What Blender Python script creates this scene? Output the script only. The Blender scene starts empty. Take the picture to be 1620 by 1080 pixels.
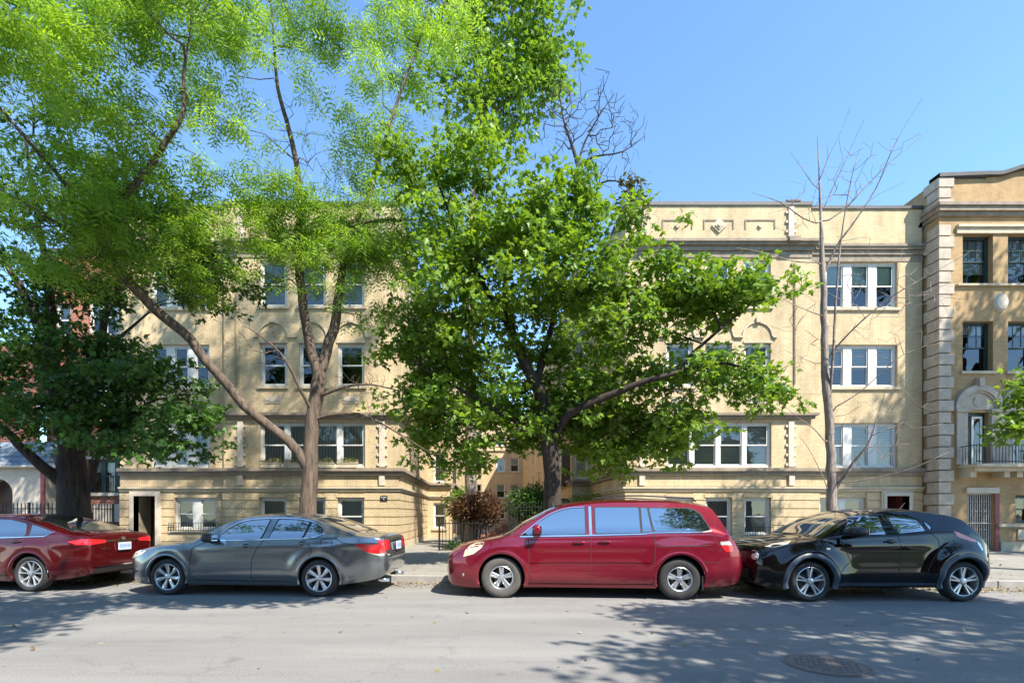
import bpy, bmesh, math, random
import numpy as np
from mathutils import Vector, Matrix
from mathutils.bvhtree import BVHTree
R = math.radians
rng = np.random.default_rng(7)
random.seed(7)
scene = bpy.context.scene
C = scene.collection

# ------------------------------------------------------------------ camera
H = 1.45; F = 800.0; VX = 770.0; VY = 813.0          # eye height, focal length and vanishing point in photo pixels
cam_d = bpy.data.cameras.new('camera'); cam = bpy.data.objects.new('camera', cam_d); C.objects.link(cam)
cam.location = (0, 0, H); cam.rotation_euler = (R(90), 0, 0)
cam_d.sensor_width = 36; cam_d.lens = 36 * F / 1620
cam_d.shift_x = (810 - VX) / 1620; cam_d.shift_y = (VY - 540) / 1620
cam_d.clip_start = 0.05; cam_d.clip_end = 2000
scene.camera = cam
# ------------------------------------------------------------------ light
SUN = Vector((0.42, -0.47, 0.78)).normalized()
w = bpy.data.worlds.new('World'); scene.world = w; w.use_nodes = True
nt = w.node_tree; bg = nt.nodes['Background']
sky = nt.nodes.new('ShaderNodeTexSky'); sky.sky_type = 'NISHITA'; sky.sun_disc = False
sky.sun_elevation = math.asin(SUN.z); sky.sun_rotation = math.atan2(SUN.x, SUN.y)
sky.air_density = 1.0; sky.dust_density = 0.0; sky.ozone_density = 2.0
tn = nt.nodes.new('ShaderNodeVectorMath'); tn.operation = 'MULTIPLY'; tn.inputs[1].default_value = (.80, .97, 1.06)
nt.links.new(sky.outputs[0], tn.inputs[0]); nt.links.new(tn.outputs[0], bg.inputs[0]); bg.inputs[1].default_value = 0.15
sd = bpy.data.lights.new('sun', 'SUN'); so = bpy.data.objects.new('sun', sd); C.objects.link(so)
sd.energy = 4.8; sd.angle = R(0.53); sd.color = (1.0, 0.94, 0.84)
so.rotation_euler = SUN.to_track_quat('Z', 'Y').to_euler()
vs = scene.view_settings; scene.display_settings.display_device = 'sRGB'
vs.view_transform = 'Standard'; vs.look = 'None'; vs.gamma = 1; vs.exposure = 1.3
try:
    scene.cycles.max_bounces = 8; scene.cycles.transparent_max_bounces = 12; scene.cycles.use_denoising = True
except Exception: pass

# ------------------------------------------------------------------ materials
def newmat(name):
    m = bpy.data.materials.new(name); m.use_nodes = True
    return m, m.node_tree, m.node_tree.nodes['Principled BSDF']
def N(t, ty, **k):
    n = t.nodes.new(ty)
    for a, b in k.items(): setattr(n, a, b)
    return n
def simple(name, col, rough=0.6, metal=0.0, spec=0.5, coat=0.0, noise=0.0, nscale=8.0, bump=0.0, bscale=60.0, crough=0.03):
    m, t, p = newmat(name)
    p.inputs['Base Color'].default_value = (*col, 1); p.inputs['Roughness'].default_value = rough
    p.inputs['Metallic'].default_value = metal; p.inputs['Specular IOR Level'].default_value = spec
    p.inputs['Coat Weight'].default_value = coat; p.inputs['Coat Roughness'].default_value = crough
    if noise or bump:
        tc = N(t, 'ShaderNodeTexCoord')
    if noise:
        nz = N(t, 'ShaderNodeTexNoise'); nz.inputs['Scale'].default_value = nscale; nz.inputs['Detail'].default_value = 6
        nz.inputs['Roughness'].default_value = 0.65
        t.links.new(tc.outputs['Object'], nz.inputs[0])
        mr = N(t, 'ShaderNodeMapRange'); mr.inputs[1].default_value = .25; mr.inputs[2].default_value = .75
        mr.inputs[3].default_value = 1 - noise; mr.inputs[4].default_value = 1 + noise
        t.links.new(nz.outputs[0], mr.inputs[0])
        mx = N(t, 'ShaderNodeVectorMath', operation='SCALE'); mx.inputs[0].default_value = col
        t.links.new(mr.outputs[0], mx.inputs['Scale']); t.links.new(mx.outputs[0], p.inputs['Base Color'])
    if bump:
        nb = N(t, 'ShaderNodeTexNoise'); nb.inputs['Scale'].default_value = bscale; nb.inputs['Detail'].default_value = 5
        t.links.new(tc.outputs['Object'], nb.inputs[0])
        b = N(t, 'ShaderNodeBump'); b.inputs['Strength'].default_value = bump; b.inputs['Distance'].default_value = 0.02
        t.links.new(nb.outputs[0], b.inputs['Height']); t.links.new(b.outputs[0], p.inputs['Normal'])
    return m
def brick_mat(name, c1, c2, mortar, bw=0.2, bh=0.067, ms=0.009, stain=0.34, soldier=False):
    m, t, p = newmat(name)
    g = N(t, 'ShaderNodeNewGeometry'); sp = N(t, 'ShaderNodeSeparateXYZ'); sn = N(t, 'ShaderNodeSeparateXYZ')
    t.links.new(g.outputs['Position'], sp.inputs[0]); t.links.new(g.outputs['True Normal'], sn.inputs[0])
    ab = N(t, 'ShaderNodeMath', operation='ABSOLUTE'); t.links.new(sn.outputs[0], ab.inputs[0])
    gt = N(t, 'ShaderNodeMath', operation='GREATER_THAN'); gt.inputs[1].default_value = 0.7; t.links.new(ab.outputs[0], gt.inputs[0])
    mu = N(t, 'ShaderNodeMix'); mu.data_type = 'FLOAT'
    t.links.new(gt.outputs[0], mu.inputs[0]); t.links.new(sp.outputs[0], mu.inputs[2]); t.links.new(sp.outputs[1], mu.inputs[3])
    cb = N(t, 'ShaderNodeCombineXYZ')
    if soldier:
        t.links.new(mu.outputs[0], cb.inputs[1]); t.links.new(sp.outputs[2], cb.inputs[0])
    else:
        t.links.new(mu.outputs[0], cb.inputs[0]); t.links.new(sp.outputs[2], cb.inputs[1])
    br = N(t, 'ShaderNodeTexBrick'); br.inputs['Scale'].default_value = 1
    br.inputs['Brick Width'].default_value = bw + ms; br.inputs['Row Height'].default_value = bh + ms
    br.inputs['Mortar Size'].default_value = ms; br.inputs['Mortar Smooth'].default_value = 0.2; br.inputs['Bias'].default_value = -0.2
    br.inputs['Color1'].default_value = (*c1, 1); br.inputs['Color2'].default_value = (*c2, 1); br.inputs['Mortar'].default_value = (*mortar, 1)
    t.links.new(cb.outputs[0], br.inputs[0])
    nz = N(t, 'ShaderNodeTexNoise'); nz.inputs['Scale'].default_value = 0.9; nz.inputs['Detail'].default_value = 9; nz.inputs['Roughness'].default_value = 0.72
    mps = N(t, 'ShaderNodeMapping'); mps.inputs['Scale'].default_value = (1.6, 1.6, .45); t.links.new(g.outputs['Position'], mps.inputs[0]); t.links.new(mps.outputs[0], nz.inputs[0])
    mr = N(t, 'ShaderNodeMapRange'); mr.inputs[1].default_value = .3; mr.inputs[2].default_value = .7
    mr.inputs[3].default_value = 1 - stain; mr.inputs[4].default_value = 1 + stain * .4
    t.links.new(nz.outputs[0], mr.inputs[0])
    mx = N(t, 'ShaderNodeVectorMath', operation='SCALE'); t.links.new(br.outputs[0], mx.inputs[0]); t.links.new(mr.outputs[0], mx.inputs['Scale'])
    t.links.new(mx.outputs[0], p.inputs['Base Color']); p.inputs['Roughness'].default_value = 0.85
    p.inputs['Specular IOR Level'].default_value = 0.25
    b = N(t, 'ShaderNodeBump'); b.inputs['Strength'].default_value = 0.3; b.inputs['Distance'].default_value = 0.006; b.invert = True
    t.links.new(br.outputs['Fac'], b.inputs['Height']); t.links.new(b.outputs[0], p.inputs['Normal'])
    return m
def leaf_mat(name, ca, cb_, transl=0.45, tcol=None, rough=0.45):
    m, t, p = newmat(name)
    at = N(t, 'ShaderNodeAttribute'); at.attribute_name = 'tint'
    mx = N(t, 'ShaderNodeMix'); mx.data_type = 'RGBA'
    mx.inputs[6].default_value = (*ca, 1); mx.inputs[7].default_value = (*cb_, 1)
    t.links.new(at.outputs['Fac'], mx.inputs[0]); t.links.new(mx.outputs[2], p.inputs['Base Color'])
    p.inputs['Roughness'].default_value = rough; p.inputs['Specular IOR Level'].default_value = 0.35
    tr = N(t, 'ShaderNodeBsdfTranslucent')
    sc = N(t, 'ShaderNodeVectorMath', operation='MULTIPLY'); sc.inputs[1].default_value = tcol or (1.5, 1.5, 0.6)
    t.links.new(mx.outputs[2], sc.inputs[0]); t.links.new(sc.outputs[0], tr.inputs[0])
    ms = N(t, 'ShaderNodeMixShader'); ms.inputs[0].default_value = transl
    t.links.new(p.outputs[0], ms.inputs[1]); t.links.new(tr.outputs[0], ms.inputs[2])
    t.links.new(ms.outputs[0], t.nodes['Material Output'].inputs[0])
    return m
def glass_mat(name, ior=2.0, tint=(0.55, 0.6, 0.6)):
    m, t, p = newmat(name); t.nodes.remove(p)
    tr = N(t, 'ShaderNodeBsdfTransparent'); tr.inputs[0].default_value = (*tint, 1)
    gl = N(t, 'ShaderNodeBsdfGlossy'); gl.inputs['Roughness'].default_value = 0.015
    tc = N(t, 'ShaderNodeNewGeometry'); nz = N(t, 'ShaderNodeTexNoise'); nz.inputs['Scale'].default_value = 1.3
    t.links.new(tc.outputs['Position'], nz.inputs[0])
    b = N(t, 'ShaderNodeBump'); b.inputs['Strength'].default_value = 0.12; b.inputs['Distance'].default_value = 0.05
    t.links.new(nz.outputs[0], b.inputs['Height']); t.links.new(b.outputs[0], gl.inputs['Normal'])
    fr = N(t, 'ShaderNodeFresnel'); fr.inputs[0].default_value = ior
    ms = N(t, 'ShaderNodeMixShader'); t.links.new(fr.outputs[0], ms.inputs[0]); t.links.new(tr.outputs[0], ms.inputs[1]); t.links.new(gl.outputs[0], ms.inputs[2])
    t.links.new(ms.outputs[0], t.nodes['Material Output'].inputs[0])
    return m
def road_mat():
    m, t, p = newmat('asphalt')
    g = N(t, 'ShaderNodeNewGeometry')
    def noise(scale, detail, vec=None):
        n = N(t, 'ShaderNodeTexNoise'); n.inputs['Scale'].default_value = scale; n.inputs['Detail'].default_value = detail
        n.inputs['Roughness'].default_value = 0.7
        t.links.new(vec or g.outputs['Position'], n.inputs[0]); return n
    mp = N(t, 'ShaderNodeMapping'); mp.inputs['Scale'].default_value = (0.25, 1.6, 1); mp.inputs['Rotation'].default_value = (0, 0, R(4.2))
    t.links.new(g.outputs['Position'], mp.inputs[0])
    a = noise(0.8, 6, mp.outputs[0]); b_ = noise(55, 4); c = noise(260, 2)
    r1 = N(t, 'ShaderNodeValToRGB'); e = r1.color_ramp.elements
    e[0].position = .3; e[0].color = (.165, .158, .150, 1); e[1].position = .72; e[1].color = (.24, .23, .215, 1)
    t.links.new(a.outputs[0], r1.inputs[0])
    r2 = N(t, 'ShaderNodeMapRange'); r2.inputs[1].default_value = .3; r2.inputs[2].default_value = .7; r2.inputs[3].default_value = .75; r2.inputs[4].default_value = 1.25
    t.links.new(b_.outputs[0], r2.inputs[0])
    r3 = N(t, 'ShaderNodeMapRange'); r3.inputs[1].default_value = .3; r3.inputs[2].default_value = .75; r3.inputs[3].default_value = .7; r3.inputs[4].default_value = 1.35
    t.links.new(c.outputs[0], r3.inputs[0])
    mm = N(t, 'ShaderNodeMath', operation='MULTIPLY'); t.links.new(r2.outputs[0], mm.inputs[0]); t.links.new(r3.outputs[0], mm.inputs[1])
    # thin wandering cracks
    v = N(t, 'ShaderNodeTexVoronoi', feature='DISTANCE_TO_EDGE'); v.inputs['Scale'].default_value = 0.33
    dn = noise(1.2, 5); va = N(t, 'ShaderNodeVectorMath', operation='ADD'); t.links.new(g.outputs['Position'], va.inputs[0]); t.links.new(dn.outputs[1], va.inputs[1])
    t.links.new(va.outputs[0], v.inputs[0])
    cr = N(t, 'ShaderNodeMapRange'); cr.inputs[1].default_value = 0.0; cr.inputs[2].default_value = 0.006; cr.inputs[3].default_value = .84; cr.inputs[4].default_value = 1
    t.links.new(v.outputs['Distance'], cr.inputs[0])
    m2 = N(t, 'ShaderNodeMath', operation='MULTIPLY'); t.links.new(mm.outputs[0], m2.inputs[0]); t.links.new(cr.outputs[0], m2.inputs[1])
    oi = noise(1.7, 3); ro = N(t, 'ShaderNodeMapRange'); ro.inputs[1].default_value = .62; ro.inputs[2].default_value = .74; ro.inputs[3].default_value = 1; ro.inputs[4].default_value = .72
    t.links.new(oi.outputs[0], ro.inputs[0]); m3 = N(t, 'ShaderNodeMath', operation='MULTIPLY'); t.links.new(m2.outputs[0], m3.inputs[0]); t.links.new(ro.outputs[0], m3.inputs[1])
    sp_ = N(t, 'ShaderNodeTexVoronoi'); sp_.inputs['Scale'].default_value = 9; t.links.new(g.outputs['Position'], sp_.inputs[0])
    rs = N(t, 'ShaderNodeMapRange'); rs.inputs[1].default_value = .04; rs.inputs[2].default_value = .09; rs.inputs[3].default_value = .6; rs.inputs[4].default_value = 1
    t.links.new(sp_.outputs['Distance'], rs.inputs[0]); m4 = N(t, 'ShaderNodeMath', operation='MULTIPLY'); t.links.new(m3.outputs[0], m4.inputs[0]); t.links.new(rs.outputs[0], m4.inputs[1])
    sc = N(t, 'ShaderNodeVectorMath', operation='SCALE'); t.links.new(r1.outputs[0], sc.inputs[0]); t.links.new(m4.outputs[0], sc.inputs['Scale'])
    t.links.new(sc.outputs[0], p.inputs['Base Color']); p.inputs['Roughness'].default_value = 0.85; p.inputs['Specular IOR Level'].default_value = .3
    bp = N(t, 'ShaderNodeBump'); bp.inputs['Strength'].default_value = .5; bp.inputs['Distance'].default_value = .006
    t.links.new(c.outputs[0], bp.inputs['Height']); t.links.new(bp.outputs[0], p.inputs['Normal'])
    return m
def concrete_mat(name, col, joint=1.5):
    m, t, p = newmat(name)
    g = N(t, 'ShaderNodeNewGeometry'); mp = N(t, 'ShaderNodeMapping'); mp.inputs['Rotation'].default_value = (0, 0, R(4.2))
    t.links.new(g.outputs['Position'], mp.inputs[0])
    br = N(t, 'ShaderNodeTexBrick'); br.offset = 0; br.inputs['Scale'].default_value = 1; br.inputs['Brick Width'].default_value = joint; br.inputs['Row Height'].default_value = joint
    br.inputs['Mortar Size'].default_value = .012; br.inputs['Color1'].default_value = (*col, 1); br.inputs['Color2'].default_value = (*[c * .86 for c in col], 1)
    br.inputs['Mortar'].default_value = (*[c * .4 for c in col], 1)
    t.links.new(mp.outputs[0], br.inputs[0])
    n = N(t, 'ShaderNodeTexNoise'); n.inputs['Scale'].default_value = 2.2; n.inputs['Detail'].default_value = 10; n.inputs['Roughness'].default_value = .75
    t.links.new(g.outputs['Position'], n.inputs[0])
    mr = N(t, 'ShaderNodeMapRange'); mr.inputs[1].default_value = .3; mr.inputs[2].default_value = .7; mr.inputs[3].default_value = .68; mr.inputs[4].default_value = 1.2
    t.links.new(n.outputs[0], mr.inputs[0])
    sc = N(t, 'ShaderNodeVectorMath', operation='SCALE'); t.links.new(br.outputs[0], sc.inputs[0]); t.links.new(mr.outputs[0], sc.inputs['Scale'])
    t.links.new(sc.outputs[0], p.inputs['Base Color']); p.inputs['Roughness'].default_value = .9
    return m
def bark_mat(name, ca, cb_):
    m, t, p = newmat(name)
    tc = N(t, 'ShaderNodeTexCoord'); mp = N(t, 'ShaderNodeMapping'); mp.inputs['Scale'].default_value = (14, 14, 2.2)
    t.links.new(tc.outputs['Object'], mp.inputs[0])
    n = N(t, 'ShaderNodeTexNoise'); n.inputs['Scale'].default_value = 1; n.inputs['Detail'].default_value = 7; n.inputs['Roughness'].default_value = .7
    t.links.new(mp.outputs[0], n.inputs[0])
    r = N(t, 'ShaderNodeValToRGB'); e = r.color_ramp.elements; e[0].position = .35; e[0].color = (*ca, 1); e[1].position = .65; e[1].color = (*cb_, 1)
    t.links.new(n.outputs[0], r.inputs[0]); t.links.new(r.outputs[0], p.inputs['Base Color']); p.inputs['Roughness'].default_value = .9
    b = N(t, 'ShaderNodeBump'); b.inputs['Strength'].default_value = .9; b.inputs['Distance'].default_value = .03
    t.links.new(n.outputs[0], b.inputs['Height']); t.links.new(b.outputs[0], p.inputs['Normal'])
    return m

M = {}
M['brick'] = brick_mat('cream_brick', (.60, .46, .275), (.51, .385, .225), (.42, .325, .205))
M['soldier'] = brick_mat('soldier_brick', (.60, .46, .275), (.50, .375, .215), (.42, .33, .22), bw=.16, bh=.067, soldier=True)
M['brick_tan'] = brick_mat('tan_brick', (.43, .28, .135), (.35, .225, .105), (.34, .25, .155))
M['brick_side'] = brick_mat('common_brick', (.50, .40, .24), (.40, .32, .19), (.36, .31, .22))
M['brick_red'] = brick_mat('red_brick', (.33, .085, .045), (.22, .055, .03), (.38, .3, .24))
M['stone'] = simple('limestone', (.46, .385, .27), .8, noise=.22, nscale=3, bump=.2)
M['stone_dark'] = simple('weathered_limestone', (.25, .20, .15), .85, noise=.35, nscale=4, bump=.2)
M['stone_pale'] = simple('pale_limestone', (.50, .43, .34), .8, noise=.16, nscale=5, bump=.15)
M['coping'] = simple('dark_coping', (.06, .055, .055), .5, noise=.3, nscale=4)
M['roofing'] = simple('roofing', (.08, .08, .08), .9, noise=.3)
M['slate'] = brick_mat('slate', (.17, .22, .27), (.27, .28, .29), (.05, .05, .06), bw=.3, bh=.2, ms=.012)
M['white'] = simple('white_paint', (.60, .585, .54), .5, noise=.06, nscale=3)
M['quoin'] = simple('quoin_limestone', (.40, .335, .265), .8, noise=.25, nscale=5, bump=.2)
M['green_frame'] = simple('dark_green_paint', (.02, .045, .04), .45)
M['glass'] = glass_mat('window_glass', 1.9, (.9, .92, .9))
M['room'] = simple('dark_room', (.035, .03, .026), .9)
M['blind'] = None
def blind_mat(name, ca, cb_, scale):
    m, t, p = newmat(name); g = N(t, 'ShaderNodeNewGeometry')
    wv = N(t, 'ShaderNodeTexWave', bands_direction='Z' if scale > 0 else 'X'); wv.inputs['Scale'].default_value = abs(scale); wv.inputs['Distortion'].default_value = .4 if scale > 0 else 2.5
    t.links.new(g.outputs['Position'], wv.inputs[0])
    mx = N(t, 'ShaderNodeMix'); mx.data_type = 'RGBA'; mx.inputs[6].default_value = (*ca, 1); mx.inputs[7].default_value = (*cb_, 1)
    t.links.new(wv.outputs[0], mx.inputs[0]); t.links.new(mx.outputs[2], p.inputs['Base Color']); p.inputs['Roughness'].default_value = .7
    return m
M['blind'] = blind_mat('venetian_blind', (.78, .74, .67), (.36, .33, .30), 5.2)
M['curtain'] = blind_mat('curtain', (.80, .80, .74), (.45, .45, .41), -3)
M['shade'] = simple('roller_shade', (.62, .68, .58), .8)
M['screen'] = simple('insect_screen', (.30, .29, .28), .8)
M['door_wood'] = simple('dark_door', (.05, .025, .015), .45, noise=.3)
M['iron'] = simple('black_iron', (.012, .012, .012), .45)
M['iron_white'] = simple('white_iron', (.55, .52, .47), .5)
M['maroon'] = simple('maroon_paint', (.22, .05, .045), .6)
M['asphalt'] = road_mat()
M['concrete'] = concrete_mat('concrete', (.25, .235, .20))
M['kerb'] = simple('kerb_concrete', (.27, .255, .23), .9, noise=.3, nscale=3)
M['soil'] = simple('soil', (.07, .05, .035), .95, noise=.4, nscale=10)
M['bark'] = bark_mat('locust_bark', (.04, .03, .022), (.17, .12, .085))
M['bark_dark'] = bark_mat('maple_bark', (.016, .011, .009), (.065, .045, .034))
M['bark_grey'] = bark_mat('grey_bark', (.13, .10, .085), (.38, .305, .255))
M['bark_twig'] = bark_mat('weathered_twig', (.03, .026, .026), (.08, .068, .065))
M['leaf_maple'] = leaf_mat('maple_leaf', (.055, .13, .018), (.23, .37, .045), .42, (1.6, 1.45, .45))
M['leaf_dark'] = leaf_mat('dark_maple_leaf', (.022, .07, .016), (.08, .165, .025), .36)
M['leaf_tall'] = leaf_mat('tall_maple_leaf', (.07, .15, .022), (.20, .31, .035), .45)
M['leaf_locust'] = leaf_mat('locust_leaf', (.095, .20, .026), (.31, .47, .055), .5, (1.45, 1.4, .6))
M['leaf_brown'] = leaf_mat('dry_leaf', (.07, .05, .02), (.10, .11, .03), .3)
M['leaf_red'] = leaf_mat('red_maple_leaf', (.055, .02, .012), (.11, .055, .018), .3, (1.3, 1.1, .6))
M['leaf_fallen'] = leaf_mat('fallen_leaf', (.12, .07, .03), (.33, .27, .11), .1)
M['flower'] = leaf_mat('flower', (.05, .13, .02), (.5, .32, .22), .2)

# ------------------------------------------------------------------ helpers
def setp(o, label=None, cat=None, group=None, kind=None):
    if label: o['label'] = label
    if cat: o['category'] = cat
    if group: o['group'] = group
    if kind: o['kind'] = kind
    return o
def thing(name, loc, label, cat, group=None, rz=0):
    o = bpy.data.objects.new(name, None); o.empty_display_size = .3; C.objects.link(o)
    o.location = loc; o.rotation_euler = (0, 0, rz); setp(o, label, cat, group); return o
def root_loc(p):
    while p is not None and p.parent is not None: p = p.parent
    return Vector(p.location) if p is not None else Vector((0, 0, 0))
class MB:
    def __init__(s): s.v = []; s.f = []; s.m = []; s.mi = 0; s.cuts = []
    def cut(s): s.cuts.append((len(s.v), len(s.f)))
    def build_each(s, name, mats, parent=None, **k):
        ends = [c for c in s.cuts if c[1] < len(s.f)]; ends = ([(0, 0)] if not ends or ends[0][1] else []) + ends + [(len(s.v), len(s.f))]
        for (v0, f0), (v1, f1) in zip(ends[:-1], ends[1:]):
            if f1 == f0: continue
            q = MB(); q.v = s.v[v0:v1]; q.f = [tuple(i - v0 for i in f) for f in s.f[f0:f1]]; q.m = s.m[f0:f1]; q.build(name, mats, parent, **k)
    def add(s, vs_, fs):
        b = len(s.v); s.v += [tuple(x) for x in vs_]; s.f += [tuple(b + i for i in f) for f in fs]; s.m += [s.mi] * len(fs)
    def quad(s, a, b, c, d): s.add([a, b, c, d], [(0, 1, 2, 3)])
    def box(s, x0, x1, y0, y1, z0, z1):
        s.add([(x0, y0, z0), (x1, y0, z0), (x1, y1, z0), (x0, y1, z0), (x0, y0, z1), (x1, y0, z1), (x1, y1, z1), (x0, y1, z1)],
              [(0, 3, 2, 1), (4, 5, 6, 7), (0, 1, 5, 4), (1, 2, 6, 5), (2, 3, 7, 6), (3, 0, 4, 7)])
    def tube(s, pts, rad, n=6, cap=True):
        pts = [Vector(p) for p in pts]; rs = rad if isinstance(rad, (list, tuple)) else [rad] * len(pts)
        t0 = (pts[1] - pts[0]).normalized(); a = t0.orthogonal().normalized(); rings = []
        for i, p in enumerate(pts):
            t = (pts[min(i + 1, len(pts) - 1)] - pts[max(i - 1, 0)]).normalized()
            a = (a - t * a.dot(t)).normalized(); b = t.cross(a)
            rings.append([p + (a * math.cos(k * 2 * math.pi / n) + b * math.sin(k * 2 * math.pi / n)) * rs[i] for k in range(n)])
        vv = [q for r_ in rings for q in r_]; ff = []
        for i in range(len(pts) - 1):
            for k in range(n): ff.append((i * n + k, i * n + (k + 1) % n, (i + 1) * n + (k + 1) % n, (i + 1) * n + k))
        if cap: ff.append(tuple(range(n))[::-1]); ff.append(tuple((len(pts) - 1) * n + k for k in range(n)))
        s.add(vv, ff)
    def build(s, name, mats, parent=None, smooth=False, local=False, bevel=0, angle=None):
        me = bpy.data.meshes.new(name)
        off = Vector((0, 0, 0)) if (local or parent is None) else root_loc(parent)
        me.from_pydata([tuple(Vector(v) - off) for v in s.v], [], s.f)
        for mt in (mats if isinstance(mats, (list, tuple)) else [mats]): me.materials.append(mt)
        if max(s.m, default=0): me.polygons.foreach_set('material_index', s.m)
        if bevel:
            bm = bmesh.new(); bm.from_mesh(me)
            bmesh.ops.bevel(bm, geom=bm.edges[:], offset=bevel, segments=1, affect='EDGES', clamp_overlap=True); bm.to_mesh(me); bm.free()
        if smooth: me.shade_smooth()
        if smooth and angle: me.set_sharp_from_angle(angle=R(angle))
        me.update()
        o = bpy.data.objects.new(name, me); C.objects.link(o)
        if parent is not None: o.parent = parent
        return o

# ------------------------------------------------------------------ ground, road, kerbs   (street runs 4.2 degrees off the building line)
AL = R(-4.2); SL = math.tan(AL)
KY = 10.62                                              # kerb line at x = 0
def ky(x, off=0): return KY + off + SL * x
b = MB(); b.quad((-150, ky(-150, -150), 0), (150, ky(150, -150), 0), (150, ky(150, .05), 0), (-150, ky(-150, .05), 0))
setp(b.build('road', M['asphalt']), kind='structure')
b = MB(); b.quad((-300, -300, -.03), (300, -300, -.03), (300, 600, -.03), (-300, 600, -.03))
setp(b.build('ground', M['soil']), kind='structure')
b = MB()
def slab(b, x0, x1, o0, o1, z0, z1):
    n = 1
    v = [(x0, ky(x0, o0), z0), (x1, ky(x1, o0), z0), (x1, ky(x1, o1), z0), (x0, ky(x0, o1), z0)]
    v += [(x, y, z1) for x, y, _ in v]
    b.add(v, [(0, 3, 2, 1), (4, 5, 6, 7), (0, 1, 5, 4), (1, 2, 6, 5), (2, 3, 7, 6), (3, 0, 4, 7)])
for i in range(-24, 20): slab(b, i * 2.5 + .005, i * 2.5 + 2.495, 0, .17, -.02, .15)
setp(b.build('kerb', M['kerb'], bevel=.012), kind='structure')
b = MB(); b.quad((-60, ky(-60, .165), .146), (50, ky(50, .165), .146), (50, 90, .146), (-60, 90, .146))
setp(b.build('pavement', M['concrete']), kind='structure')
b = MB()
for i in range(-24, 20): slab(b, i * 2.5 + .005, i * 2.5 + 2.495, -13.0, -12.83, -.02, .15)
slab(b, -60, 50, -14.9, -13.002, -.02, .146)
setp(b.build('far_pavement', M['kerb']), kind='structure')
M['grass'] = simple('grass', (.035, .06, .018), .95, noise=.4, nscale=3)
b = MB(); slab(b, -60, 50, -60, -14.902, -.02, .13); setp(b.build('far_lawn', M['grass']), kind='structure')

# ------------------------------------------------------------------ facade tools
YB = 18.5; K = F / YB
def fx(px): return (px - VX) / K
def fz(py): return H + (VY - py) / K
G0 = 0.14
def front(Y): return lambda u, d, z: (u, Y + d, z)
def east(X): return lambda u, d, z: (X - d, u, z)      # wall that faces +x, u = y
def west(X): return lambda u, d, z: (X + d, u, z)      # wall that faces -x
def mbox(b, f, u0, u1, d0, d1, z0, z1):
    P = [f(u, d, z) for z in (z0, z1) for (u, d) in ((u0, d0), (u1, d0), (u1, d1), (u0, d1))]
    b.add(P, [(0, 3, 2, 1), (4, 5, 6, 7), (0, 1, 5, 4), (1, 2, 6, 5), (2, 3, 7, 6), (3, 0, 4, 7)])
def wall(b, f, u0, u1, z0, z1, ops, depth=.22):
    us = sorted({u0, u1, *[o[0] for o in ops], *[o[1] for o in ops]}); zs = sorted({z0, z1, *[o[2] for o in ops], *[o[3] for o in ops]})
    us = [u for u in us if u0 <= u <= u1]; zs = [z for z in zs if z0 <= z <= z1]
    for i in range(len(us) - 1):
        for j in range(len(zs) - 1):
            uc = (us[i] + us[i + 1]) / 2; zc = (zs[j] + zs[j + 1]) / 2
            if any(o[0] < uc < o[1] and o[2] < zc < o[3] for o in ops): continue
            b.quad(f(us[i], 0, zs[j]), f(us[i + 1], 0, zs[j]), f(us[i + 1], 0, zs[j + 1]), f(us[i], 0, zs[j + 1]))
    for (a, c, e, g) in ops:
        b.quad(f(a, 0, e), f(a, 0, g), f(a, depth, g), f(a, depth, e)); b.quad(f(c, 0, e), f(c, depth, e), f(c, depth, g), f(c, 0, g))
        b.quad(f(a, 0, g), f(c, 0, g), f(c, depth, g), f(a, depth, g)); b.quad(f(a, 0, e), f(a, depth, e), f(c, depth, e), f(c, 0, e))
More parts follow.
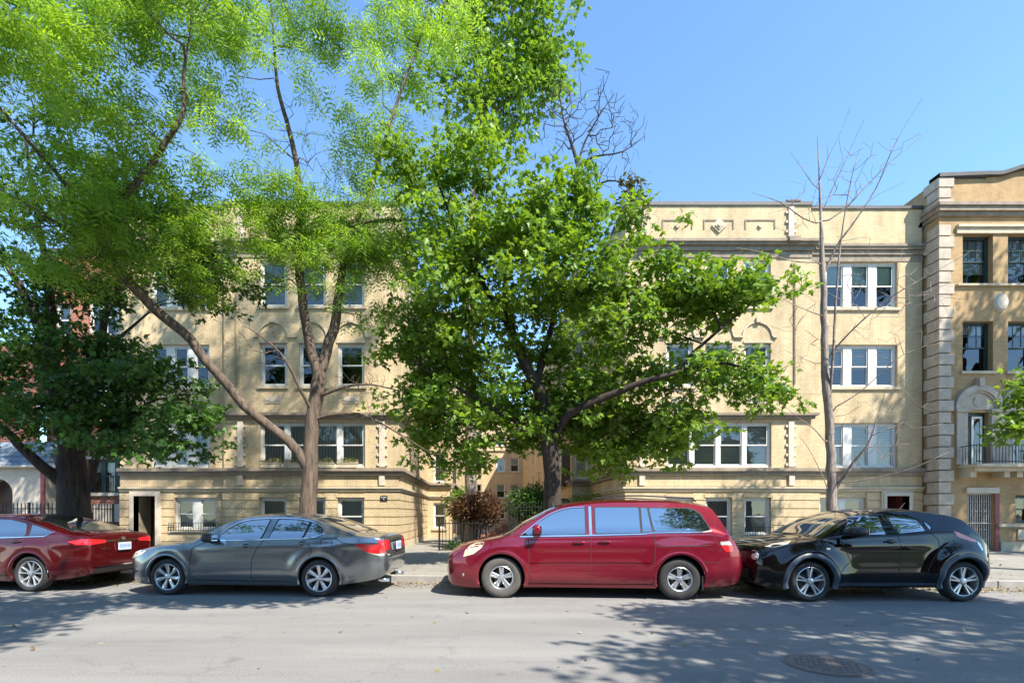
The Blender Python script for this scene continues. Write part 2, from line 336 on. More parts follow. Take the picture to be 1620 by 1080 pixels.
def window(parent, f, u0, u1, z0, z1, n=1, fm='white', cover=None, style=1, fr=.065, mull=.17, sill='stone', label=None, rec=.085):
    """sash window: frame with mullions, and under it sashes, panes, blind and sill"""
    b = MB(); sa = []; c = MB(); d0, d1 = rec, rec + .11
    e = .003
    mbox(b, f, u0 + e, u0 + fr, d0, d1, z0 + e, z1 - e); mbox(b, f, u1 - fr, u1 - e, d0, d1, z0 + e, z1 - e)
    mbox(b, f, u0 + fr, u1 - fr, d0, d1, z1 - fr, z1 - e); mbox(b, f, u0 + fr, u1 - fr, d0, d1, z0 + e, z0 + fr * .9)
    wid = (u1 - u0 - 2 * fr - (n - 1) * mull) / n
    rm = MB(); zi0, zi1 = z0 + fr * .9, z1 - fr
    for k in range(n):
        a = u0 + fr + k * (wid + mull); q = a + wid
        if k < n - 1: mbox(b, f, q, q + mull, d0 - .01, d1, zi0, zi1)
        zm = (zi0 + zi1) / 2; t = .042; c.cut()
        for (za, zb_, dd) in ((zi0, zm + .02, d0 + .06), (zm - .02, zi1, d0 + .025)):
            s = MB(); g = MB(); sa.append((s, g))
            mbox(s, f, a + e, a + t, dd, dd + .03, za + e, zb_ - e); mbox(s, f, q - t, q - e, dd, dd + .03, za + e, zb_ - e)
            mbox(s, f, a + t, q - t, dd, dd + .03, zb_ - .04, zb_ - e); mbox(s, f, a + t, q - t, dd, dd + .03, za + e, za + .045)
            g.quad(f(a + t, dd + .015, za + .045), f(q - t, dd + .015, za + .045), f(q - t, dd + .015, zb_ - .04), f(a + t, dd + .015, zb_ - .04))
            if style == 6 and zb_ > zm + .1:
                for r_ in (1 / 3, 2 / 3): mbox(s, f, a + t + (wid - 2 * t) * r_ - .009, a + t + (wid - 2 * t) * r_ + .009, dd + .002, dd + .028, za + .045, zb_ - .04)
                zq = (za + zb_) / 2; mbox(s, f, a + t, q - t, dd + .004, dd + .026, zq - .009, zq + .009)
        cv = cover[k % len(cover)] if isinstance(cover, list) else cover
        if cv:
            kind, frac = cv
            c.mi = ('blind', 'curtain', 'shade', 'screen').index(kind)
            c.quad(f(a, d1 + .008, zi1 - (zi1 - zi0) * frac), f(q, d1 + .008, zi1 - (zi1 - zi0) * frac), f(q, d1 + .008, zi1), f(a, d1 + .008, zi1))
    o = b.build('window', M[fm], parent)
    if label: o['label'] = label
    for s, g in sa: s.build('sash', M[fm], o); g.build('pane', M['glass'], o)
    if c.v: c.build_each('blind', [M['blind'], M['curtain'], M['shade'], M['screen']], o)
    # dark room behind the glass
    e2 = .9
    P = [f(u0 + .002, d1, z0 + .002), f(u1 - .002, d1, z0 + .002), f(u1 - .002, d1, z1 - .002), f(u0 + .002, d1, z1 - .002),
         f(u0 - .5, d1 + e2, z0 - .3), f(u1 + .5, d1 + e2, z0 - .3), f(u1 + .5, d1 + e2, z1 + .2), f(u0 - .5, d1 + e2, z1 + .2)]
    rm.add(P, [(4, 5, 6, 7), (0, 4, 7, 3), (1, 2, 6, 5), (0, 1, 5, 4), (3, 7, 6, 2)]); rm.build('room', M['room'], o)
    if sill:
        b = MB(); mbox(b, f, u0 - .08, u1 + .08, -.07, rec + .02, z0 - .1, z0 - .002); b.build('sill', M[sill], o)
    return o
def ledge(b, f, u0, u1, z0, z1, p, back=.03): mbox(b, f, u0, u1, -p, back, z0, z1)
def rustic(b, f, u0, u1, z0, z1, ops, h=.30, gap=.035, p=.028):
    z = z1
    while z > z0 + .02:
        za = max(z - h + gap, z0)
        segs = [(u0, u1)]
        for o in ops:
            if o[2] < z and o[3] > za:
                ns = []
                for a, c in segs:
                    if o[1] <= a or o[0] >= c: ns.append((a, c)); continue
                    if o[0] > a: ns.append((a, o[0]))
                    if o[1] < c: ns.append((o[1], c))
                segs = ns
        for a, c in segs:
            if c - a > .03: mbox(b, f, a, c, -p, .01, za, z)
        z -= h

def courtyard_building(name, label, c, sgn, xm0, xm1, xw, group3, covers, dz=0, jog=27.0, jogx=0, base_side=None):
    """c: centre px of the projecting bay; sgn: side of the wing; xm0..xm1 bay px; xw outer end of the wing px"""
    root = thing(name, (fx((xm0 + xm1) / 2), YB, G0), label, 'apartment building')
    f = front(YB); P = .14; fm_ = front(YB - P)
    X = lambda p: fx(p)
    zc = lambda py: fz(py + dz)
    hw = 21
    zt = fz(329)
    # openings
    sills = {'3': (414, 487), '2': (545, 612), '1': (669, 739), '0': (787, 846)}
    main_ops = []; W_ = []
    for r_ in ('3', '2', '0'):
        y0, y1 = sills[r_]
        for q in (-61, 0, 61): W_.append((X(c + q - hw), X(c + q + hw), zc(y1), zc(y0), r_, 1))
    W_.append((X(c - 82), X(c + 83), zc(739), zc(669), '1', 4))
    main_ops = [o[:4] for o in W_]
    lo, hi = X(xm0), X(xm1)
    b = MB(); wall(b, fm_, lo, hi, G0, zt, main_ops)
    # wing
    wa, wb = (X(xm1), X(xw)) if sgn > 0 else (X(xw), X(xm0))
    g0, g1 = group3
    WW = [(X(g0), X(g1), zc(y1), zc(y0), r_, 3) for r_, (y0, y1) in sills.items() if r_ != '0']
    if sgn > 0: WW.append((X(1296), X(1370), zc(838), zc(787), '0', 2)); door = (X(1398), X(1436), G0, zc(783))
    else: WW.append((X(276), X(343), zc(838), zc(787), '0', 2)); door = (X(213), X(250), G0, zc(783))
    wops = [o[:4] for o in WW] + [door]
    wall(b, f, wa, wb, G0, zt - .05, wops)
    # returns of the bay
    ex = hi if sgn > 0 else lo; 
    b.quad((ex, YB - P, G0), (ex, YB, G0), (ex, YB, zt), (ex, YB - P, zt))
    cx = lo if sgn > 0 else hi                     # courtyard corner
    jx = cx + jogx
    sf = west(cx) if sgn > 0 else east(cx)
    sf2 = west(jx) if sgn > 0 else east(jx)
    BK = 58.0
    jw = (min(cx, jx), max(cx, jx))
    jm = (jw[0] + jw[1]) / 2
    jops = [(jm - .33, jm + .33, zc(y1), zc(y0)) for (y0, y1) in (sills['3'], sills['2'], sills['1'], (787, 846))]
    sops = [(y, y + 1.0, zc(y1), zc(y0)) for y in (30.5, 34.5, 39.5, 44.5, 50) for (y0, y1) in (sills['3'], sills['2'], sills['1'])]
    b.build('front_wall', M['brick'], root)
    b = MB(); wall(b, sf, YB - P, jog, G0, zt, []); wall(b, front(jog), jw[0], jw[1], G0, zt - .3, jops); wall(b, sf2, jog, BK, G0, zt - .3, sops)
    ox = X(xw); of = east(ox) if sgn > 0 else west(ox)
    wall(b, of, YB, BK, G0, zt - .05, [])
    b.build('side_wall', M['brick'] if base_side is None else M[base_side], root)
    r_ = MB(); r_.quad((min(cx, ox), YB + .02, zt - .6), (max(cx, ox), YB + .02, zt - .6), (max(cx, ox), BK, zt - .6), (min(cx, ox), BK, zt - .6))
    r_.quad((min(jx, cx), jog, zt - .6), (max(jx, cx), jog, zt - .6), (max(jx, cx), BK, zt - .6), (min(jx, cx), BK, zt - .6)); r_.build('roof', M['roofing'], root)
    # coping
    m = MB(); ledge(m, fm_, lo - .04, hi + .04, zt, zt + .13, .05, .3); ledge(m, f, wa + (.05 if sgn > 0 else -.02), wb - (.05 if sgn < 0 else -.02), zt - .05, zt + .06, .05, .3)
    mbox(m, sf, YB + .2, jog + .3, -.05, .3, zt, zt + .13)
    px_ = X(c + sgn * 117 if sgn > 0 else c - 111)
    ledge(m, fm_, px_ - .25, px_ + .25, zt + .13, zt + .2, .07, .3)
    m.build('coping', M['coping'], root)
    # cornice with brackets of moulding
    m = MB()
    for (ya, yb, p) in ((386, 390, .26), (390, 394, .2), (394, 401, .1), (401, 411, .03)):
        ledge(m, fm_, lo - p * .8, hi + p * .8, zc(yb) + .002, zc(ya), p)
        if sgn > 0: ledge(m, f, wa + p, wb + p * .3, zc(yb + 3) + .002, zc(ya + 3), p * .7)
        else: ledge(m, f, wa - p * .3, wb - p, zc(yb + 3) + .002, zc(ya + 3), p * .7)
        mbox(m, sf, YB + .03 - P, jog, -p * .8, .03, zc(yb) + .002, zc(ya))
    for q in (-117, 112):
        x = X(c + q); mbox(m, fm_, x - .2, x + .2, -.34, -.2, zc(391), zc(384))
    m.build('cornice', M['stone_dark'], root)
    # belt over the first floor (bay only), water table, lower ledge
    m = MB()
    for (ya, yb, p) in ((655, 659, .2), (659, 664, .1)):
        ledge(m, fm_, lo - p, hi + p, zc(yb) + .002, zc(ya), p); mbox(m, sf, YB + .03 - P, jog, -p, .03, zc(yb) + .002, zc(ya))
    for (ya, yb, p) in ((741, 746, .2), (746, 752, .12)):
        ledge(m, fm_, lo - p, hi + p, zc(yb) + .002, zc(ya), p)
        if sgn > 0: ledge(m, f, wa + p, wb, zc(yb) + .002, zc(ya), p)
        else: ledge(m, f, wa, wb - p, zc(yb) + .002, zc(ya), p)
        mbox(m, sf, YB + .03 - P, jog, -p, .03, zc(yb) + .002, zc(ya))
        mbox(m, front(jog), jw[0], jw[1], -p, -.002, zc(yb) + .002, zc(ya)); mbox(m, sf2, jog + .03, BK, -p, .03, zc(yb) + .002, zc(ya))
    m.build('water_table', M['stone_dark'], root)
    m = MB()
    for (ya, yb, p) in ((770, 773, .12), (773, 777, .07)):
        ledge(m, fm_, lo - p, hi + p, zc(yb) + .002, zc(ya), p)
        if sgn > 0: ledge(m, f, wa + p, wb, zc(yb) + .002, zc(ya), p)
        else: ledge(m, f, wa, wb - p, zc(yb) + .002, zc(ya), p)
        mbox(m, sf, YB + .03 - P, jog, -p, .03, zc(yb) + .002, zc(ya)); mbox(m, front(jog), jw[0], jw[1], -p, -.002, zc(yb) + .002, zc(ya))
    m.build('stone_course', M['stone'], root)
    m = MB(); ledge(m, fm_, lo + .01, hi - .01, zc(769), zc(753), .02); 
    if sgn > 0: ledge(m, f, wa + .03, wb - .01, zc(769), zc(753), .02)
    else: ledge(m, f, wa + .01, wb - .03, zc(769), zc(753), .02)
    mbox(m, sf, YB, jog, -.02, .03, zc(769), zc(753))
    m.build('soldier_course', M['soldier'], root)
    # rusticated basement
    m = MB(); rustic(m, fm_, lo - .028, hi + .028, G0 + .25, zc(779), main_ops); rustic(m, f, wa + (.03 if sgn > 0 else 0), wb - (.03 if sgn < 0 else 0), G0 + .25, zc(779), [(o[0] - (.1 if o is door else 0), o[1] + (.1 if o is door else 0), o[2], o[3] + (.12 if o is door else 0)) for o in wops])
    rustic(m, sf, YB - P + .02, jog, G0 + .25, zc(779), []); 
    m.build('rusticated_base', M['brick'], root)
    m = MB(); ledge(m, fm_, lo - .06, hi + .06, G0, G0 + .24, .06); mbox(m, sf, YB - P + .03, jog, -.06, .03, G0, G0 + .24)
    aa = door[0] - .12; bb = door[1] + .12
    ledge(m, f, wa + (.06 if sgn > 0 else 0), aa if aa > wa else wa + .1, G0, G0 + .24, .06); ledge(m, f, bb, wb - (.06 if sgn < 0 else 0), G0, G0 + .24, .06)
    m.build('plinth', M['stone'], root)
    # pilasters with teeth
    m = MB()
    for q in ((-121, 113) if sgn > 0 else (-112, 110)):
        x = X(c + q)
        for (ya, yb) in ((667, 739), (332, 384)):
            m.cut()
            ledge(m, fm_, x - .10, x + .10, zc(yb), zc(ya), .07)
            k = 0; y = ya + 6
            while y < yb - 3:
                ledge(m, fm_, x - .19, x + .19, zc(y + 4), zc(y), .05); y += 15
        m.cut(); ledge(m, fm_, x - .1, x + .1, zc(768), zc(752), .1); 
    m.build_each('pilaster', M['stone_pale'], root)
    # parapet panels and diamond ornaments
    m = MB(); d = MB()
    for q in (-65, 0, 65):
        x = X(c + q); t = .03; m.cut(); d.cut()
        for (ax, bx, za, zb_) in ((-.55, .55, 351, 353), (-.55, -.51, 353, 366), (.51, .55, 353, 366)): ledge(m, fm_, x + ax, x + bx, zc(zb_), zc(za), .025)
        r2 = .27 if q == 0 else .1
        z = zc(361)
        for (rr, dd, mi) in ((r2, .06, 0), (r2 * .62, .09, 0), (r2 * .3, .12, 0)):
            y0 = YB - P - dd
            d.add([(x, y0, z - rr), (x + rr, y0, z), (x, y0, z + rr), (x - rr, y0, z), (x, y0 + dd, z - rr), (x + rr, y0 + dd, z), (x, y0 + dd, z + rr), (x - rr, y0 + dd, z)],
                  [(0, 1, 2, 3), (0, 4, 5, 1), (1, 5, 6, 2), (2, 6, 7, 3), (3, 7, 4, 0)])
            if q: break
    m.build_each('parapet_moulding', M['stone_dark'], root); d.build_each('diamond_ornament', M['stone'], root)
    # blind arches over the second floor windows, carved panels under them, window heads
    m = MB(); p2 = MB(); hd = MB()
    for q in (-61, 0, 61):
        x = X(c + q); z0 = zc(534); R0 = .56; m.cut(); p2.cut(); hd.cut()
        pts = [(x + R0 * math.cos(a), z0 + R0 * .95 * math.sin(a)) for a in np.linspace(0, math.pi, 17)]
        for i in range(16):
            (xa, za), (xb, zb_) = pts[i], pts[i + 1]; s_ = .9
            xa2, za2, xb2, zb2 = x + (xa - x) * s_, z0 + (za - z0) * s_, x + (xb - x) * s_, z0 + (zb_ - z0) * s_
            y0 = YB - P - .05
            m.add([(xa, y0, za), (xb, y0, zb_), (xb2, y0, zb2), (xa2, y0, za2), (xa, YB - P, za), (xb, YB - P, zb_), (xb2, YB - P, zb2), (xa2, YB - P, za2)],
                  [(0, 1, 2, 3), (0, 4, 5, 1), (2, 6, 7, 3)])
        ledge(m, fm_, x - R0 - .14, x - R0 + .03, z0 - .06, z0 + .0, .08); ledge(m, fm_, x + R0 - .03, x + R0 + .14, z0 - .06, z0 + .0, .08)
        ledge(m, fm_, x - .08, x + .08, z0 + R0 * .85, z0 + R0 * .95 + .12, .11)
        ledge(m, fm_, x - .52, x + .52, zc(544.5), zc(541), .03)
        if q: 
            ledge(p2, fm_, x - .3, x + .3, zc(639), zc(629), .025)
            for k in range(-3, 4): ledge(p2, fm_, x + k * .08 - .025, x + k * .08 + .025, zc(637 - abs(k) * .6), zc(633 - abs(k) * .8), .05)
        ledge(hd, fm_, X(c + q - hw - 2), X(c + q + hw + 2), zc(786.5), zc(781), .05)
    m.build_each('blind_arch', M['stone'], root); p2.build_each('carved_panel', M['stone_pale'], root); hd.build_each('window_head', M['brick'], root)
    # thin pipe on the bay
    m = MB(); x = X(c + sgn * 119); m.tube([(x, YB - P - .04, zc(610)), (x, YB - P - .04, zc(421))], .022, 6); ledge(m, fm_, x - .13, x + .02, zc(423), zc(420), .05); m.build('downpipe', M['stone_dark'], root)
    # windows
    i = 0
    for (u0, u1, z0, z1, r_, n) in W_:
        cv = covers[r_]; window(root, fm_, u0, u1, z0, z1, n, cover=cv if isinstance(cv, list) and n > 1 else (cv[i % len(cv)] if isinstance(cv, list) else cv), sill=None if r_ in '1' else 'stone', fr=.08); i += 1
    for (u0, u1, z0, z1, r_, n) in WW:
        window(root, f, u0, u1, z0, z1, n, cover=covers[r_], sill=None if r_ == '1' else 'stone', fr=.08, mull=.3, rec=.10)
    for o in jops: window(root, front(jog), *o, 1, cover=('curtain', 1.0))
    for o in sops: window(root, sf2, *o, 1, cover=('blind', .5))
    # door
    m = MB(); x0, x1, z0, z1 = door
    for t, p in ((.13, .10), (.07, .13)):
        mbox(m, f, x0 - t, x0 + .03, -p, .05, G0, z1 + t); mbox(m, f, x1 - .03, x1 + t, -p, .05, G0, z1 + t); mbox(m, f, x0 + .03, x1 - .03, -p, .05, z1 - .03, z1 + t)
        if t == .13: continue
    d = MB(); mbox(d, f, x0 + .002, x1 - .002, .9, .95, G0, z1 - .002)
    dd = d.build('door', M['door_wood'], root)
    d = MB()
    d.quad((x0, YB, G0), (x0, YB + .9, G0), (x0, YB + .9, z1), (x0, YB, z1)); d.quad((x1, YB, G0), (x1, YB, z1), (x1, YB + .9, z1), (x1, YB + .9, G0)); d.quad((x0, YB, z1), (x0, YB + .9, z1), (x1, YB + .9, z1), (x1, YB, z1))
    d.build('door_recess', M['maroon'] if sgn > 0 else M['stone'], dd)
    gq = MB(); mbox(gq, f, x0 + .25, x1 - .25, .88, .9, 1.2, z1 - .3); gq.build('pane', M['glass'], dd)
    m.build('door_surround', M['stone_pale'], root)
    if sgn > 0:
        g_ = MB()
        for k in range(8): xx = x0 + .06 + k * (x1 - x0 - .12) / 7; g_.tube([(xx, YB + .5, G0), (xx, YB + .5, z1 - .02)], .011, 5)
        for z in (1.3, 2.2): g_.tube([(x0, YB + .5, z), (x1, YB + .5, z)], .014, 5)
        g_.build('security_gate', M['iron'], dd)
    # iron guards on basement sills
    gs = [(X(c + 61 - 22), X(c + 61 + 22), fm_)] if sgn > 0 else [(X(270), X(348), f)]
    for (a, q, ff_) in gs:
        g_ = MB(); zb_ = zc(846 if sgn > 0 else 839); n = int((q - a) / .09)
        for k in range(n + 1):
            u = a + (q - a) * k / n; g_.tube([ff_(u, -.12, zb_), ff_(u, -.12, zb_ + .3)], .009, 4)
        for z in (zb_ + .02, zb_ + .29): g_.tube([ff_(a, -.12, z), ff_(q, -.12, z)], .012, 4)
        g_.build('window_guard', M['iron'], root)
    return root

bl = [('blind', .5), ('blind', .52), ('blind', .5)]
A = courtyard_building('apartment_building', 'yellow brick apartment block behind the trees at left, with wall sign and flower boxes', 496, -1, 357, 632, 190, (238, 331),
    {'3': ('screen', 1.0), '2': None, '1': [('curtain', 1.0), ('curtain', 1.0), ('curtain', 1.0), ('curtain', 1.0)], '0': ('shade', 1.0)}, jog=27.1, jogx=1.33)
B_ = courtyard_building('apartment_building', 'sunlit cream brick courtyard apartment block behind the minivan and the bare tree', 1134, 1, 988, 1279, 1459, (1306, 1420),
    {'3': ('shade', .45), '2': ('blind', .55), '1': ('blind', 1.0), '0': ('screen', 1.0)}, jog=24.5, jogx=-.92)

# ------------------------------------------------------------------ rear block closing the courtyard
def rear_block():
    Y = 58.0; root = thing('courtyard_building', (1, Y, G0), 'distant cream brick rear block closing the courtyard behind the red shrub', 'apartment building')
    f = front(Y); ops = []
    for x in (-9, -6, -2.4, -1.1, 1.6, 3.2, 6.4, 9): 
        for z in (.9, 3.3, 6.3, 9.3): ops.append((x - .5, x + .5, z, z + 1.6 if z > 1 else z + 1.3))
    b = MB(); wall(b, f, -12, 14, G0, 12.6, ops); b.build('wall', M['brick'], root)
    m = MB()
    for z in (2.8, 8.9): ledge(m, f, -12, 14, z - .2, z, .15)
    m.build('stone_course', M['stone'], root)
    m = MB(); ledge(m, f, -12, 14, 12.6, 12.75, .1, .4); m.build('coping', M['coping'], root)
    m = MB(); m.quad((-12, Y, 12), (14, Y, 12), (14, Y + 12, 12), (-12, Y + 12, 12)); m.build('roof', M['roofing'], root)
    for o in ops: window(root, f, *o, 1, cover=('blind', .5) if o[0] > 0 else None)
    # entrance steps with brick cheeks
rear_block()

# ------------------------------------------------------------------ tan building with quoins
def tan_building():
    Y = 17.9; k = F / Y; X = lambda p: (p - VX) / k; Z = lambda p: H + (VY - p) / k
    x0 = X(1486); xE = X(1486 + 71 * 5 + 20)
    root = thing('quoined_building', ((x0 + xE) / 2, Y, G0), 'tan brick apartment building at right with pale stone quoins and arched balcony doors', 'apartment building')
    f = front(Y); cols = [1547 + 71.5 * i for i in range(5)]
    ops = []; kinds = []
    for cx in cols:
        for (a, q, r_) in ((371, 449, '3'), (508, 587, '2')): ops.append((X(cx - 24), X(cx + 24), Z(q), Z(a))); kinds.append(r_)
        ops.append((X(cx - 19), X(cx + 17), Z(735), Z(652))); kinds.append('d')
    for i, cx in enumerate(cols):
        if i % 2 == 0: ops.append((X(cx - 16), X(cx + 26), G0, Z(780))); kinds.append('g')
        else: ops.append((X(cx - 12), X(cx + 24), Z(827), Z(783))); kinds.append('w')
    zt = Z(283)
    b = MB(); wall(b, f, x0, xE, G0, zt, ops, .3)
    # raised curved parapet
    pts = [(x0, zt)]; n = 40; top = []
    for i in range(n + 1):
        px = 1560 + (xE * k + VX - 1560) * i / n; 
        q = min(max((px - 1575) / 45, 0), 1); q = q * q * (3 - 2 * q); q2 = min(max((px - 1735) / 45, 0), 1); q2 = q2 * q2 * (3 - 2 * q2)
        top.append((X(px), Z(280 - 11 * (q - q2))))
    vv = [(x, Y, zt) for x, z in top] + [(x, Y, z) for x, z in top]; m_ = len(top)
    b.add(vv, [(i, i + 1, m_ + i + 1, m_ + i) for i in range(m_ - 1)])
    b.build('front_wall', M['brick_tan'], root)
    b = MB(); wall(b, west(x0), Y, 34, G0, zt, []); b.cut(); wall(b, east(xE), Y, 34, G0, zt, []); b.build_each('side_wall', M['brick_tan'], root)
    m = MB(); m.quad((x0, Y + .02, zt - .7), (xE, Y + .02, zt - .7), (xE, 34, zt - .7), (x0, 34, zt - .7)); m.build('roof', M['roofing'], root)
    # dark tiled side parapet
    m = MB(); yy = Y + .6
    m.add([(x0 - .25, yy, Z(345)), (x0 - .25, 34, Z(345)), (x0 + .5, 34, zt + .25), (x0 + .5, yy, zt + .1), (x0 + .5, yy, Z(345)), (x0 + .5, 34, Z(345))], [(0, 3, 2, 1), (0, 4, 3), (1, 2, 5), (3, 4, 5, 2)])
    m.build('slate_slope', M['slate'], root)
    # coping following the parapet
    m = MB(); line = [(x0 - .1, zt)] + [(X(1559), Z(280))] + top
    for i in range(len(line) - 1):
        (xa, za), (xb, zb_) = line[i], line[i + 1]
        m.add([(xa, Y - .14, za), (xb, Y - .14, zb_), (xb, Y + .3, zb_), (xa, Y + .3, za), (xa, Y - .14, za + .13), (xb, Y - .14, zb_ + .13), (xb, Y + .3, zb_ + .13), (xa, Y + .3, za + .13)],
              [(0, 1, 2, 3), (4, 7, 6, 5), (0, 4, 5, 1), (2, 6, 7, 3)])
    m.build('coping', M['coping'], root)
    # quoins
    m = MB(); y = 283; i = 0
    while y < 868:
        h = 18.4 if y > 340 else 17
        if 322 < y < 356: y += 3; continue
        wq = 22 if i % 2 == 0 else 17; m.cut()
        mbox(m, f, x0 - .10, X(1484 + wq), -.10, .02, Z(y + h - 1.6), Z(y))
        mbox(m, west(x0), Y + .02, Y + (.55 if i % 2 == 0 else .4), -.10, .02, Z(y + h - 1.6), Z(y))
        y += h; i += 1
    m.build_each('quoin', M['quoin'], root, bevel=.012)
    m = MB()
    for (a, q, p) in ((325, 330, .24), (330, 337, .18), (337, 343, .09)):
        mbox(m, f, x0 - p * .8, xE, -p, .02, Z(q) + .002, Z(a)); mbox(m, west(x0), Y + .03, 26, -p * .8, .02, Z(q) + .002, Z(a))
    m.build('cornice', M['stone_dark'], root)
    m = MB()
    for (a, q, p) in ((357, 361, .12), (361, 370, .06), (450, 453, .1), (828, 833, .1)):
        m.cut()
        if a > 800:
            u = X(1512)
            for i, cx in enumerate(cols):
                if i % 2 == 0: m.cut(); mbox(m, f, u, X(cx - 20), -p, .02, Z(q), Z(a)); u = X(cx + 30)
            m.cut(); mbox(m, f, u, xE, -p, .02, Z(q), Z(a))
        else: mbox(m, f, X(1512), xE, -p, .02, Z(q), Z(a))
    u = x0
    for i, cx in enumerate(cols):
        if i % 2 == 0: m.cut(); mbox(m, f, u, X(cx - 17), -.07, .02, G0, Z(857)); u = X(cx + 34)
    m.cut(); mbox(m, f, u, xE, -.07, .02, G0, Z(857))
    m.build_each('stone_course', M['stone'], root)
    # arches, medallions, balcony
    m = MB(); kn = MB()
    for cx in cols:
        x = X(cx - 1); z0 = Z(648); m.cut(); kn.cut()
        for (R1, R2, p, n0) in ((.86, .66, .13, 18), (.66, .6, .08, 18)):
            A_ = np.linspace(0, math.pi, n0 + 1)
            for i in range(n0):
                P = []
                for rr, a in ((R1, A_[i]), (R1, A_[i + 1]), (R2, A_[i + 1]), (R2, A_[i])): P.append((x + rr * math.cos(a), z0 + rr * math.sin(a)))
                m.add([(px, Y - p, pz) for px, pz in P] + [(px, Y, pz) for px, pz in P], [(0, 1, 2, 3), (0, 4, 5, 1), (2, 6, 7, 3)])
        P = [(x + .6 * math.cos(a), Y - .03, z0 + .6 * math.sin(a)) for a in np.linspace(0, math.pi, 19)]
        kn.add(P, [tuple(range(19))])
        for a in np.linspace(.3 * math.pi + 1.2, 1.45 * math.pi, 10):   # crescent in the tympanum
            kn.tube([(x + .17 * math.cos(a), Y - .04, z0 + .28 + .17 * math.sin(a)), (x + .17 * math.cos(a + .2), Y - .04, z0 + .28 + .17 * math.sin(a + .2))], .016, 5)
        mbox(m, f, x - .09, x + .09, -.2, .02, z0 + .8, z0 + 1.08)
        for s_ in (-1, 1):
            xa, xb = sorted((x + s_ * .42, x + s_ * .8)); mbox(m, f, xa, xb, -.1, .02, Z(735), z0 - .1); mbox(m, f, xa - .05, xb + .05, -.17, .02, z0 - .1, z0)
    m.build_each('arch_surround', M['quoin'], root); kn.build_each('tympanum', M['quoin'], root)
    m = MB()
    for cx in cols[:-1]:
        x = X(cx + 71.5 / 2 + .5); z = Z(478); m.cut()
        m.add([(x + .2 * math.cos(a), Y - .08, z + .28 * math.sin(a)) for a in np.linspace(0, 6.2832, 17)[:-1]] + [(x + .26 * math.cos(a), Y, z + .34 * math.sin(a)) for a in np.linspace(0, 6.2832, 17)[:-1]],
              [tuple(range(16))] + [(i, 16 + i, 16 + (i + 1) % 16, (i + 1) % 16) for i in range(16)])
    m.build_each('medallion', M['stone_pale'], root)
    bs = MB(); xa, xb = X(1513), X(1513 + 71.5 * 2 + 30)
    mbox(bs, f, xa, xb, -.75, 0, Z(741), Z(736)); mbox(bs, f, xa + .08, xb - .08, -.6, 0, Z(747), Z(741) - .002)
    for cx in cols[:2]:
        for dx in (-26, 26): mbox(bs, f, X(cx + dx) - .1, X(cx + dx) + .1, -.45, 0, Z(756), Z(747) - .002)
    bal = bs.build('balcony', M['stone'], root)
    rl = MB(); zr0, zr1 = Z(735), Z(735) + .62; n = int((xb - xa - .1) / .11)
    for i in range(n + 1):
        u = xa + .06 + (xb - xa - .12) * i / n; rl.tube([(u, Y - .68, zr0), (u, Y - .68, zr1)], .010, 4)
    for z in (zr0 + .06, zr1): rl.tube([(xa + .06, Y - .68, z), (xb - .06, Y - .68, z)], .016, 5)
    for e in (xa + .06, xb - .06):
        for j in range(6): rl.tube([(e, Y - .68 + .1 * j + .1, zr0), (e, Y - .68 + .1 * j + .1, zr1)], .010, 4)
        rl.tube([(e, Y - .68, zr1), (e, Y, zr1)], .016, 5)
    rl.build('railing', M['iron'], bal)
    for o, kd in zip(ops, kinds):
        if kd in '23': window(root, f, *o, 1, fm='green_frame', style=6, cover=('screen', .75) if kd == '3' else ('blind', .2), sill='stone' if kd == '2' else None, rec=.18, fr=.05)
        elif kd == 'w': window(root, f, *o, 1, fm='green_frame', rec=.2, sill=None)
        elif kd == 'd':
            d = MB(); a, q, z0, z1 = o; mbox(d, f, a + .003, a + .1, .15, .25, z0, z1 - .003); mbox(d, f, q - .1, q - .003, .15, .25, z0, z1 - .003); mbox(d, f, a + .1, q - .1, .15, .25, z1 - .12, z1 - .003)
            dr = d.build('balcony_door', M['green_frame'], root)
            w_ = MB(); a2 = a + .3
            for (ua, ub) in ((a2, a2 + .07), (q - .2, q - .13)): mbox(w_, f, ua, ub, .1, .14, z0 + .003, z1 - .13)
            mbox(w_, f, a2 + .07, q - .2, .1, .14, z1 - .2, z1 - .13); w_.build('door_leaf', M['white'], dr)
            g = MB(); g.quad(f(a + .1, .12, z0), f(q - .1, .12, z0), f(q - .1, .12, z1 - .12), f(a + .1, .12, z1 - .12)); g.build('pane', M['glass'], dr)
            c = MB(); c.quad(f(a, .4, z0), f(q, .4, z0), f(q, .4, z1), f(a, .4, z1)); c.build('curtain', M['curtain'], dr)
        elif kd == 'g':
            a, q, z0, z1 = o
            d = MB(); mbox(d, f, a + .003, q - .003, .28, .33, z0, z1 - .003); dr = d.build('street_door', M['door_wood'], root)
            g = MB(); n = 11
            for i in range(n + 1):
                u = a + .03 + (q - a - .06) * i / n
                g.tube([f(u, .1, z0 + .03), f(u, .1, z1 - .02)], .011, 4)
            for z in (z0 + .04, z0 + 1.0, z1 - .03): g.tube([f(a, .1, z), f(q, .1, z)], .02, 4)
            for i in range(0, n, 2):          # scrolls between the bars
                u = a + .03 + (q - a - .06) * (i + .5) / n
                for zc_ in (z0 + .35, z0 + .7, z0 + 1.35, z0 + 1.7):
                    g.tube([f(u + .035 * math.cos(t), .1, zc_ + .09 * math.sin(t) * (1 if t < 3.1 else 1)) for t in np.linspace(0, 5.2, 9)], .006, 4)
            g.build('security_gate', M['iron_white'], dr)
            l = MB(); mbox(l, f, a - .1, q + .1, -.09, .0, z1, z1 + .2); l.build('lintel', M['stone_pale'], root)
            j = MB(); mbox(j, f, q + .001, q + .16, -.03, .3, z0, z1); j.build('door_jamb', M['maroon'], root)
